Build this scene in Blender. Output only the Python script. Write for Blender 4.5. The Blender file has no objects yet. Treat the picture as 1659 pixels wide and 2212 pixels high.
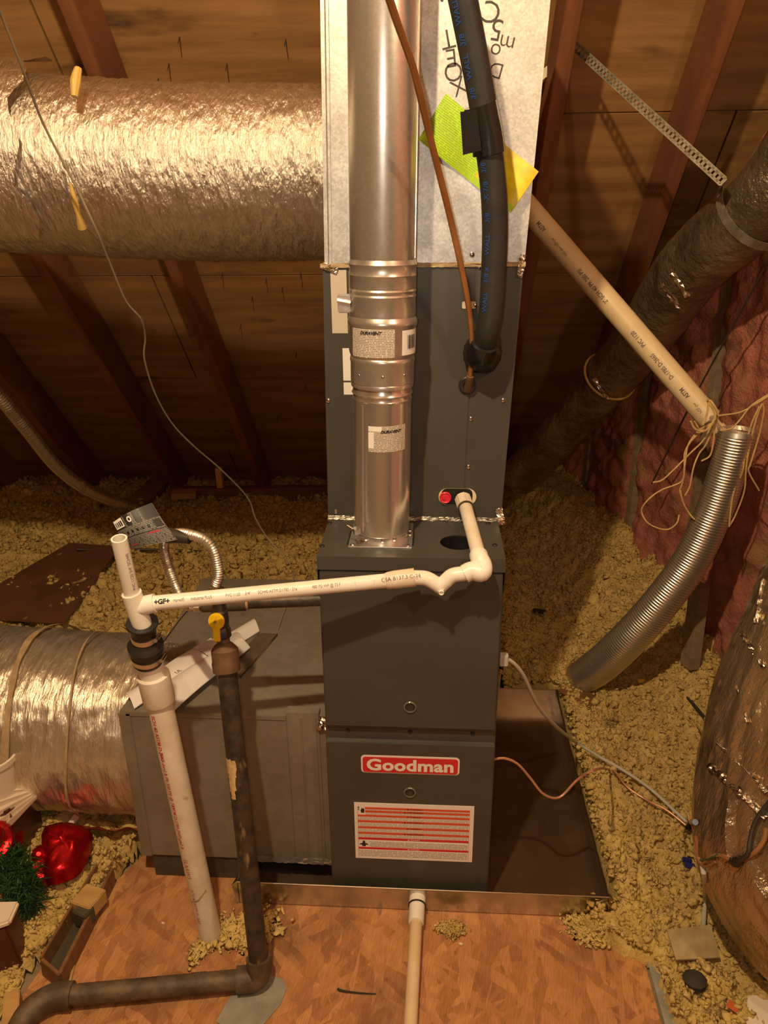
import bpy, bmesh, math, random
import numpy as np
from mathutils import Vector, Matrix
random.seed(7); rng = np.random.default_rng(11)
S = bpy.context.scene; COL = S.collection
# ------------------------------------------------------------------ camera, world, lights, exposure
FPX, PITCH, ROLL, YAW = 1647.8, .3786, -.0108, -.0628
CAM = np.array([.0328, -1.3002, 1.4861])
_ca, _sa, _ct, _st, _cr, _sr = math.cos(YAW), math.sin(YAW), math.cos(PITCH), math.sin(PITCH), math.cos(ROLL), math.sin(ROLL)
_x0 = np.array([_ca, -_sa, 0]); _u0 = np.array([_sa*_st, _ca*_st, _ct])
FW = np.array([_sa*_ct, _ca*_ct, -_st]); RT = _cr*_x0 + _sr*_u0; UP = -_sr*_x0 + _cr*_u0
cd = bpy.data.cameras.new('camera'); cam = bpy.data.objects.new('camera', cd); COL.objects.link(cam)
cd.sensor_fit = 'VERTICAL'; cd.sensor_height = 24; cd.lens = FPX/2212*24; cd.clip_start = .02
cam.matrix_world = Matrix(((RT[0], UP[0], -FW[0], CAM[0]), (RT[1], UP[1], -FW[1], CAM[1]), (RT[2], UP[2], -FW[2], CAM[2]), (0, 0, 0, 1)))
S.camera = cam
S.view_settings.view_transform = 'Standard'; S.view_settings.look = 'None'; S.view_settings.gamma = 1
S.view_settings.use_curve_mapping = False; S.view_settings.exposure = 0.0
w = bpy.data.worlds.new('world'); S.world = w; w.use_nodes = True
w.node_tree.nodes['Background'].inputs[0].default_value = (1, .62, .3, 1); w.node_tree.nodes['Background'].inputs[1].default_value = .012
def lamp(name, loc, watts, col, r):
    l = bpy.data.lights.new(name, 'POINT'); l.energy = watts; l.color = col; l.shadow_soft_size = r
    o = bpy.data.objects.new(name, l); COL.objects.link(o); o.location = loc; return o
lamp('bulb', (-.3, -1.0, 2.58), 146, (1, .755, .43), .028)             # bare bulb hanging above the photographer
lamp('work_light', (.85, -1.05, 2.0), 21, (1, .76, .44), .03)          # second lamp to the right
lamp('phone_flash', (.0, -1.31, 1.50), 8.0, (1, .91, .78), .012)        # the phone's own lamp

# ------------------------------------------------------------------ pixel -> place helpers (a depth is always given)
def ray(px, py): return FW + RT*(px-829.5)/FPX - UP*(py-1106)/FPX
def at(px, py, y):
    d = ray(px, py); return CAM + d*(y-CAM[1])/d[1]
def atz(px, py, z):
    d = ray(px, py); return CAM + d*(z-CAM[2])/d[2]
def atx(px, py, x):
    d = ray(px, py); return CAM + d*(x-CAM[0])/d[0]
V = lambda *a: np.array(a, float)
def nrm(v): v = np.asarray(v, float); return v/np.linalg.norm(v)
def perp(d):
    d = nrm(d); a = V(0, 0, 1) if abs(d[2]) < .9 else V(0, 1, 0)
    e = nrm(np.cross(a, d)); return e, np.cross(d, e)

# ------------------------------------------------------------------ noise
def _h(i, j, s):
    n = (i*374761393 + j*668265263 + s*1442695041) & 0xffffffff
    n = ((n ^ (n >> 13))*1274126177) & 0xffffffff
    return ((n ^ (n >> 16)) & 0xffff)/65535.
def vn(x, y, s=0):
    x = np.asarray(x, float); y = np.asarray(y, float)
    i = np.floor(x).astype(np.int64); j = np.floor(y).astype(np.int64); u = x-i; v = y-j
    u = u*u*(3-2*u); v = v*v*(3-2*v)
    return (_h(i, j, s)*(1-u)+_h(i+1, j, s)*u)*(1-v)+(_h(i, j+1, s)*(1-u)+_h(i+1, j+1, s)*u)*v
def fbm(x, y, s=0, o=3):
    t = 0; a = .5
    for k in range(o): t = t + a*vn(x*2**k, y*2**k, s+k*17); a *= .5
    return t
def ss(a, b, x):
    t = np.clip((x-a)/(b-a), 0, 1); return t*t*(3-2*t)

# ------------------------------------------------------------------ mesh builder
def spline(pts, n):
    P = np.array(pts, float)
    if len(P) == 2: return P[0] + (P[1]-P[0])*np.linspace(0, 1, max(n, 2))[:, None]
    Q = np.vstack([2*P[0]-P[1], P, 2*P[-1]-P[-2]]); L = np.linalg.norm(np.diff(P, axis=0), axis=1); out = []
    c = np.concatenate([[0], np.cumsum(L)])
    for s in np.linspace(0, c[-1], n):
        k = min(np.searchsorted(c, s, 'right')-1, len(L)-1); t = (s-c[k])/max(L[k], 1e-9)
        p0, p1, p2, p3 = Q[k], Q[k+1], Q[k+2], Q[k+3]
        out.append(.5*((2*p1)+(-p0+p2)*t+(2*p0-5*p1+4*p2-p3)*t*t+(-p0+3*p1-3*p2+p3)*t**3))
    return np.array(out)
class MB:
    def __init__(s): s.v = []; s.f = []; s.n = 0
    def add(s, v, f):
        v = np.asarray(v, float).reshape(-1, 3); s.v.append(v); s.f += [tuple(int(i)+s.n for i in q) for q in f]; s.n += len(v); return s
    def hexa(s, p):  # 8 corners: 4 bottom ccw, 4 top ccw
        return s.add(p, [(3, 2, 1, 0), (4, 5, 6, 7), (0, 1, 5, 4), (1, 2, 6, 5), (2, 3, 7, 6), (3, 0, 4, 7)])
    def box(s, lo, hi):
        a, b, c = lo; d, e, f = hi
        return s.hexa([(a, b, c), (d, b, c), (d, e, c), (a, e, c), (a, b, f), (d, b, f), (d, e, f), (a, e, f)])
    def bar(s, a, b, wu, wv, u=None):  # box along a-b
        a = np.array(a, float); b = np.array(b, float); d = nrm(b-a)
        if u is None: e, g = perp(d)
        else: e = nrm(np.array(u)-d*np.dot(u, d)); g = np.cross(d, e)
        c = [-e*wu/2-g*wv/2, e*wu/2-g*wv/2, e*wu/2+g*wv/2, -e*wu/2+g*wv/2]
        return s.hexa([a+k for k in c]+[b+k for k in c])
    def tube(s, pts, r, seg=16, n=None, cap=True, rf=None, inner=None):
        P = spline(pts, n) if n else np.array(pts, float); m = len(P)
        R = np.broadcast_to(np.asarray(r, float), (m,)) if np.ndim(r) == 0 or len(r) == m else np.interp(np.linspace(0, 1, m), np.linspace(0, 1, len(r)), r)
        T = np.gradient(P, axis=0); T /= np.linalg.norm(T, axis=1)[:, None]
        e, _ = perp(T[0]); ang = np.linspace(0, 2*math.pi, seg, endpoint=False); vs = []
        L = np.concatenate([[0], np.cumsum(np.linalg.norm(np.diff(P, axis=0), axis=1))])
        for k in range(m):
            e = nrm(e-T[k]*np.dot(e, T[k])); g = np.cross(T[k], e)
            rr = R[k] if rf is None else R[k]*rf(L[k], ang)
            vs.append(P[k]+np.outer(np.cos(ang)*rr, e)+np.outer(np.sin(ang)*rr, g))
        v = np.vstack(vs); f = []
        for k in range(m-1):
            for j in range(seg):
                j2 = (j+1) % seg; f.append((k*seg+j, k*seg+j2, (k+1)*seg+j2, (k+1)*seg+j))
        if cap: f.append(tuple(range(seg-1, -1, -1))); f.append(tuple((m-1)*seg+j for j in range(seg)))
        return s.add(v, f)
    def lathe(s, prof, o, axis=(0, 0, 1), seg=32, cap=True):  # prof: (t along axis, r)
        o = np.array(o, float); a = nrm(axis); e, g = perp(a); ang = np.linspace(0, 2*math.pi, seg, endpoint=False); vs = []
        for t, r in prof: vs.append(o+a*t+np.outer(np.cos(ang)*r, e)+np.outer(np.sin(ang)*r, g))
        f = []; m = len(prof)
        for k in range(m-1):
            for j in range(seg):
                j2 = (j+1) % seg; f.append((k*seg+j, k*seg+j2, (k+1)*seg+j2, (k+1)*seg+j))
        if cap: f.append(tuple(range(seg-1, -1, -1))); f.append(tuple((m-1)*seg+j for j in range(seg)))
        return s.add(np.vstack(vs), f)
    def prism(s, pts, o, u, v, t):  # 2d outline in frame, extruded along u x v by t
        o = np.array(o, float); u = np.array(u, float); v = np.array(v, float); n = np.cross(u, v)
        A = [o+u*a+v*b for a, b in pts]; k = len(A); B = [p+n*t for p in A]
        return s.add(A+B, [tuple(range(k-1, -1, -1)), tuple(range(k, 2*k))]+[(i, (i+1) % k, k+(i+1) % k, k+i) for i in range(k)])
    def grid(s, X, Y, Z, mask=None):
        h, w_ = X.shape; v = np.stack([X, Y, Z], -1).reshape(-1, 3); f = []
        for i in range(h-1):
            for j in range(w_-1):
                if mask is None or mask[i, j]:
                    a = i*w_+j; f.append((a, a+1, a+w_+1, a+w_))
        return s.add(v, f)
    def mesh(s, off=(0, 0, 0), name='m'):
        me = bpy.data.meshes.new(name); v = np.vstack(s.v)-np.array(off); me.from_pydata(v.tolist(), [], s.f); return me
ORG = {}
def link(name, me, mat, parent=None, loc=(0, 0, 0), smooth=35, bevel=0, fix=True):
    if bevel or fix:
        bm = bmesh.new(); bm.from_mesh(me)
        if fix: bmesh.ops.recalc_face_normals(bm, faces=bm.faces)
        if bevel:
            ed = [e for e in bm.edges if len(e.link_faces) == 2 and e.calc_face_angle(0) > .6]
            bmesh.ops.bevel(bm, geom=ed, offset=bevel, segments=2, affect='EDGES', clamp_overlap=True)
        bm.to_mesh(me); bm.free()
    if smooth:
        me.polygons.foreach_set('use_smooth', [True]*len(me.polygons)); me.set_sharp_from_angle(angle=math.radians(smooth))
    if mat and not me.materials: me.materials.append(mat)
    o = bpy.data.objects.new(name, me); COL.objects.link(o); o.location = loc
    if parent: o.parent = parent
    return o
def root_of(p):
    while p.parent: p = p.parent
    return p
def part(name, mb, mat, parent, label=None, **k):
    o = link(name, mb.mesh(ORG[root_of(parent).name]), mat, parent, **k)
    if label: o['label'] = label
    return o
def copy_at(o, world, rot=None, name=None):   # a copy of a part with shared mesh, at a world place
    c = o.copy(); COL.objects.link(c); c.location = Vector(world)-Vector(ORG[root_of(o).name])
    if rot is not None: c.rotation_euler = rot
    return c
def tag(o, label, cat, group=None, kind=None):
    o['label'] = label
    if cat: o['category'] = cat
    if group: o['group'] = group
    if kind: o['kind'] = kind
    return o
def thing(name, loc, label, cat, group=None):
    o = bpy.data.objects.new(name, None); COL.objects.link(o); o.location = loc; o.empty_display_size = .02
    ORG[o.name] = tuple(loc); return tag(o, label, cat, group)
def single(name, mb, mat, label, cat, group=None, kind=None, **k):
    v = np.vstack(mb.v); off = (v[:, 0].mean(), v[:, 1].mean(), v[:, 2].min())
    o = link(name, mb.mesh(off), mat, None, loc=off, **k); ORG[o.name] = off
    return tag(o, label, cat, group, kind)
def struct(name, mb, mat, label, **k):
    o = link(name, mb.mesh(), mat, None, **k); ORG[o.name] = (0, 0, 0); o['kind'] = 'structure'; o['label'] = label; return o
def outline(kind, w_=0, h=0, r=0, n=6):   # rounded rectangle outline
    p = []
    for cx, cy, a0 in ((w_/2-r, h/2-r, 0), (-w_/2+r, h/2-r, 90), (-w_/2+r, -h/2+r, 180), (w_/2-r, -h/2+r, 270)):
        for k in range(n+1):
            a = math.radians(a0+90*k/n); p.append((cx+r*math.cos(a), cy+r*math.sin(a)))
    return p
def text(name, body, size, o, u, v, mat, parent, bold=0, shear=0, wrap=None, ax='CENTER', lift=.0004, sx=1, spacing=1):
    """flat lettering in frame o,u,v; wrap = (axis point, radius): u runs along the pipe, v round it"""
    cu = bpy.data.curves.new('t', 'FONT'); cu.body = body; cu.size = size; cu.offset = bold; cu.shear = shear
    cu.align_x = ax; cu.align_y = 'CENTER'; cu.resolution_u = 3; cu.space_character = spacing
    ob = bpy.data.objects.new('t', cu); COL.objects.link(ob)
    me = bpy.data.meshes.new_from_object(ob.evaluated_get(bpy.context.evaluated_depsgraph_get()))
    bpy.data.objects.remove(ob); bpy.data.curves.remove(cu); me.materials.clear()
    bm = bmesh.new(); bm.from_mesh(me); o = np.array(o, float); u = nrm(u); v = nrm(np.array(v)-u*np.dot(u, v)); n = np.cross(u, v)
    if wrap:
        st = wrap[1]*.16
        for k in range(-6, 7): bmesh.ops.bisect_plane(bm, geom=bm.verts[:]+bm.edges[:]+bm.faces[:], plane_co=(0, k*st, 0), plane_no=(0, 1, 0))
    L = np.array(ORG[root_of(parent).name])
    for q in bm.verts:
        if wrap:
            c = np.array(wrap[0]); r = wrap[1]+lift; a = q.co.y/r
            k = o-c; ra = nrm(k-u*np.dot(k, u)); tv = np.cross(ra, u); tv = tv if np.dot(tv, v) > 0 else -tv
            p = c+u*(np.dot(k, u)+q.co.x*sx)+(ra*math.cos(a)+tv*math.sin(a))*r
        else: p = o+u*q.co.x*sx+v*q.co.y+n*lift
        q.co = Vector(p-L)
    bm.to_mesh(me); bm.free()
    return link(name, me, mat, parent, smooth=0, fix=False)

# ------------------------------------------------------------------ materials
def M(name, c1, c2=None, scale=20, rough=.5, metal=0, bump=0, bscale=None, st=(1, 1, 1), detail=4, ramp=(.38, .62), rvar=0, spec=.5, dist=.002, extra=None, sheen=0):
    m = bpy.data.materials.new(name); m.use_nodes = True; N = m.node_tree.nodes; Lk = m.node_tree.links.new
    b = N['Principled BSDF']; b.inputs['Base Color'].default_value = (*c1, 1); b.inputs['Roughness'].default_value = rough
    b.inputs['Metallic'].default_value = metal; b.inputs['Specular IOR Level'].default_value = spec
    if sheen: b.inputs['Sheen Weight'].default_value = sheen
    tc = N.new('ShaderNodeTexCoord'); mp = N.new('ShaderNodeMapping'); mp.inputs['Scale'].default_value = st; Lk(tc.outputs['Object'], mp.inputs[0])
    def noise(sc, d=detail):
        n = N.new('ShaderNodeTexNoise'); n.inputs['Scale'].default_value = sc; n.inputs['Detail'].default_value = d; n.inputs['Roughness'].default_value = .6
        Lk(mp.outputs[0], n.inputs['Vector']); return n
    col = None
    if c2 is not None:
        n = noise(scale); r = N.new('ShaderNodeValToRGB'); r.color_ramp.elements[0].position = ramp[0]; r.color_ramp.elements[1].position = ramp[1]
        r.color_ramp.elements[0].color = (*c1, 1); r.color_ramp.elements[1].color = (*c2, 1); Lk(n.outputs[0], r.inputs[0]); col = r.outputs[0]
        if rvar:
            mr = N.new('ShaderNodeMapRange'); mr.inputs[3].default_value = rough-rvar; mr.inputs[4].default_value = rough+rvar
            Lk(n.outputs[0], mr.inputs[0]); Lk(mr.outputs[0], b.inputs['Roughness'])
    if extra:  # list of (colour, scale, lo, hi, stretch): stains laid over
        for ec, es, lo, hi, est in extra:
            m2 = N.new('ShaderNodeMapping'); m2.inputs['Scale'].default_value = est; Lk(tc.outputs['Object'], m2.inputs[0])
            n = N.new('ShaderNodeTexNoise'); n.inputs['Scale'].default_value = es; n.inputs['Detail'].default_value = 5; Lk(m2.outputs[0], n.inputs['Vector'])
            r = N.new('ShaderNodeMapRange'); r.inputs[1].default_value = lo; r.inputs[2].default_value = hi; Lk(n.outputs[0], r.inputs[0])
            x = N.new('ShaderNodeMix'); x.data_type = 'RGBA'; Lk(r.outputs[0], x.inputs[0]); x.inputs[7].default_value = (*ec, 1)
            if col: Lk(col, x.inputs[6])
            else: x.inputs[6].default_value = (*c1, 1)
            col = x.outputs[2]
    if col: Lk(col, b.inputs['Base Color'])
    if bump:
        n = noise(bscale or scale*3, 6); bp = N.new('ShaderNodeBump'); bp.inputs['Strength'].default_value = bump; bp.inputs['Distance'].default_value = dist
        Lk(n.outputs[0], bp.inputs['Height']); Lk(bp.outputs[0], b.inputs['Normal'])
    return m
def galv(name, c, rough, spang=45, var=.12, stain=None, metal=1, bump=.12):
    m = M(name, c, tuple(x*(1-var*2.2) for x in c), 9, rough, metal, bump, 60, rvar=.1, extra=stain, dist=.001)
    N = m.node_tree.nodes; Lk = m.node_tree.links.new; b = N['Principled BSDF']
    vo = N.new('ShaderNodeTexVoronoi'); vo.inputs['Scale'].default_value = spang; tc = [n for n in N if n.type == 'TEX_COORD'][0]; Lk(tc.outputs['Object'], vo.inputs['Vector'])
    sp = N.new('ShaderNodeSeparateColor'); Lk(vo.outputs['Color'], sp.inputs[0]); mr = N.new('ShaderNodeMapRange'); mr.inputs[3].default_value = 1-var; mr.inputs[4].default_value = 1+var; Lk(sp.outputs[0], mr.inputs[0])
    src = b.inputs['Base Color'].links[0].from_socket; x = N.new('ShaderNodeMix'); x.data_type = 'RGBA'; x.blend_type = 'MULTIPLY'; x.inputs[0].default_value = 1
    Lk(src, x.inputs[6]); Lk(mr.outputs[0], x.inputs[7]); Lk(x.outputs[2], b.inputs['Base Color']); return m
def foil(name, c, rough, st, sc=10, bump=.6, c2=None, dist=.006, metal=1):
    m = M(name, c, c2 or tuple(x*.75 for x in c), sc*.6, rough, metal, bump, sc, st, 5, dist=dist); return m
def osb_mat():
    m = bpy.data.materials.new('osb'); m.use_nodes = True; N = m.node_tree.nodes; Lk = m.node_tree.links.new; b = N['Principled BSDF']; b.inputs['Roughness'].default_value = .62
    tc = N.new('ShaderNodeTexCoord'); col = None
    nz = N.new('ShaderNodeTexNoise'); nz.inputs['Scale'].default_value = 14; nz.inputs['Detail'].default_value = 3; Lk(tc.outputs['Object'], nz.inputs['Vector'])
    for k, (ang, lo) in enumerate(((1.3, 0), (1.9, .4), (.6, .5), (1.0, .5), (2.5, .55), (1.55, .6))):
        mp = N.new('ShaderNodeMapping'); mp.vector_type = 'TEXTURE'; mp.inputs['Rotation'].default_value = (0, 0, ang); mp.inputs['Scale'].default_value = (1/(7+k), 1/(60-3*k), 1); mp.inputs['Location'].default_value = (k*3.1, k*1.7, k*5.)
        ad = N.new('ShaderNodeMix'); ad.data_type = 'VECTOR'; ad.inputs[0].default_value = .012; Lk(tc.outputs['Object'], ad.inputs[4]); Lk(nz.outputs['Color'], ad.inputs[5]); Lk(ad.outputs[1], mp.inputs[0])
        vo = N.new('ShaderNodeTexVoronoi'); vo.inputs['Scale'].default_value = 1; Lk(mp.outputs[0], vo.inputs['Vector']); sp = N.new('ShaderNodeSeparateColor'); Lk(vo.outputs['Color'], sp.inputs[0])
        r = N.new('ShaderNodeValToRGB'); E = r.color_ramp.elements; E[0].color = (.30, .125, .045, 1); E[1].color = (.58, .285, .11, 1); e = E.new(.5); e.color = (.43, .19, .068, 1); Lk(sp.outputs[0], r.inputs[0])
        if col is None: col = r.outputs[0]
        else:
            g = N.new('ShaderNodeMath'); g.operation = 'GREATER_THAN'; g.inputs[1].default_value = lo; Lk(sp.outputs[1], g.inputs[0])
            g2 = N.new('ShaderNodeMath'); g2.operation = 'MULTIPLY'; g2.inputs[1].default_value = .7; Lk(g.outputs[0], g2.inputs[0])
            x = N.new('ShaderNodeMix'); x.data_type = 'RGBA'; Lk(g2.outputs[0], x.inputs[0]); Lk(col, x.inputs[6]); Lk(r.outputs[0], x.inputs[7]); col = x.outputs[2]
    mp = N.new('ShaderNodeMapping'); mp.vector_type = 'TEXTURE'; mp.inputs['Rotation'].default_value = (0, 0, 1.4); mp.inputs['Scale'].default_value = (1/35, 1/380, 1); Lk(tc.outputs['Object'], mp.inputs[0])
    n2 = N.new('ShaderNodeTexNoise'); n2.inputs['Scale'].default_value = 1; n2.inputs['Detail'].default_value = 4; Lk(mp.outputs[0], n2.inputs['Vector'])
    n3 = N.new('ShaderNodeTexNoise'); n3.inputs['Scale'].default_value = 5; n3.inputs['Detail'].default_value = 5; Lk(tc.outputs['Object'], n3.inputs['Vector'])
    for n, a, bb, lo, hi in ((n2, .3, .7, .78, 1.12), (n3, .28, .5, .5, 1.0)):
        r = N.new('ShaderNodeMapRange'); r.inputs[1].default_value = a; r.inputs[2].default_value = bb; r.inputs[3].default_value = lo; r.inputs[4].default_value = hi; Lk(n.outputs[0], r.inputs[0])
        x = N.new('ShaderNodeMix'); x.data_type = 'RGBA'; x.blend_type = 'MULTIPLY'; x.inputs[0].default_value = 1; Lk(col, x.inputs[6]); Lk(r.outputs[0], x.inputs[7]); col = x.outputs[2]
    Lk(col, b.inputs['Base Color']); bp = N.new('ShaderNodeBump'); bp.inputs['Strength'].default_value = .25; bp.inputs['Distance'].default_value = .002; Lk(n2.outputs[0], bp.inputs['Height']); Lk(bp.outputs[0], b.inputs['Normal'])
    return m
def print_mat(name, paper, ink, lines, words, fill=.55, st=None):
    """paper carrying rows of print too small to read; the u axis of the label is its object X, rows along Z"""
    m = bpy.data.materials.new(name); m.use_nodes = True; N = m.node_tree.nodes; Lk = m.node_tree.links.new; b = N['Principled BSDF']; b.inputs['Roughness'].default_value = .55
    tc = N.new('ShaderNodeTexCoord'); mp = N.new('ShaderNodeMapping'); Lk(tc.outputs['UV'], mp.inputs[0]); mp.inputs['Scale'].default_value = (1, 1, 1)
    sx = N.new('ShaderNodeSeparateXYZ'); Lk(mp.outputs[0], sx.inputs[0])
    a = N.new('ShaderNodeMath'); a.operation = 'MULTIPLY'; a.inputs[1].default_value = lines; Lk(sx.outputs[1], a.inputs[0])
    fr = N.new('ShaderNodeMath'); fr.operation = 'FRACT'; Lk(a.outputs[0], fr.inputs[0]); fl = N.new('ShaderNodeMath'); fl.operation = 'FLOOR'; Lk(a.outputs[0], fl.inputs[0])
    g = N.new('ShaderNodeMath'); g.operation = 'LESS_THAN'; g.inputs[1].default_value = fill; Lk(fr.outputs[0], g.inputs[0])
    cx = N.new('ShaderNodeMath'); cx.operation = 'MULTIPLY'; cx.inputs[1].default_value = words; Lk(sx.outputs[0], cx.inputs[0])
    cb = N.new('ShaderNodeCombineXYZ'); Lk(cx.outputs[0], cb.inputs[0]); Lk(fl.outputs[0], cb.inputs[1])
    wn = N.new('ShaderNodeTexNoise'); wn.inputs['Scale'].default_value = 1; wn.inputs['Detail'].default_value = 3; Lk(cb.outputs[0], wn.inputs['Vector'])
    t = N.new('ShaderNodeMath'); t.operation = 'GREATER_THAN'; t.inputs[1].default_value = .44; Lk(wn.outputs[0], t.inputs[0])
    mu = N.new('ShaderNodeMath'); mu.operation = 'MULTIPLY'; Lk(g.outputs[0], mu.inputs[0]); Lk(t.outputs[0], mu.inputs[1])
    x = N.new('ShaderNodeMix'); x.data_type = 'RGBA'; x.inputs[6].default_value = (*paper, 1); x.inputs[7].default_value = (*ink, 1); Lk(mu.outputs[0], x.inputs[0]); Lk(x.outputs[2], b.inputs['Base Color'])
    return m
GREY = (.058, .054, .048)
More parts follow.
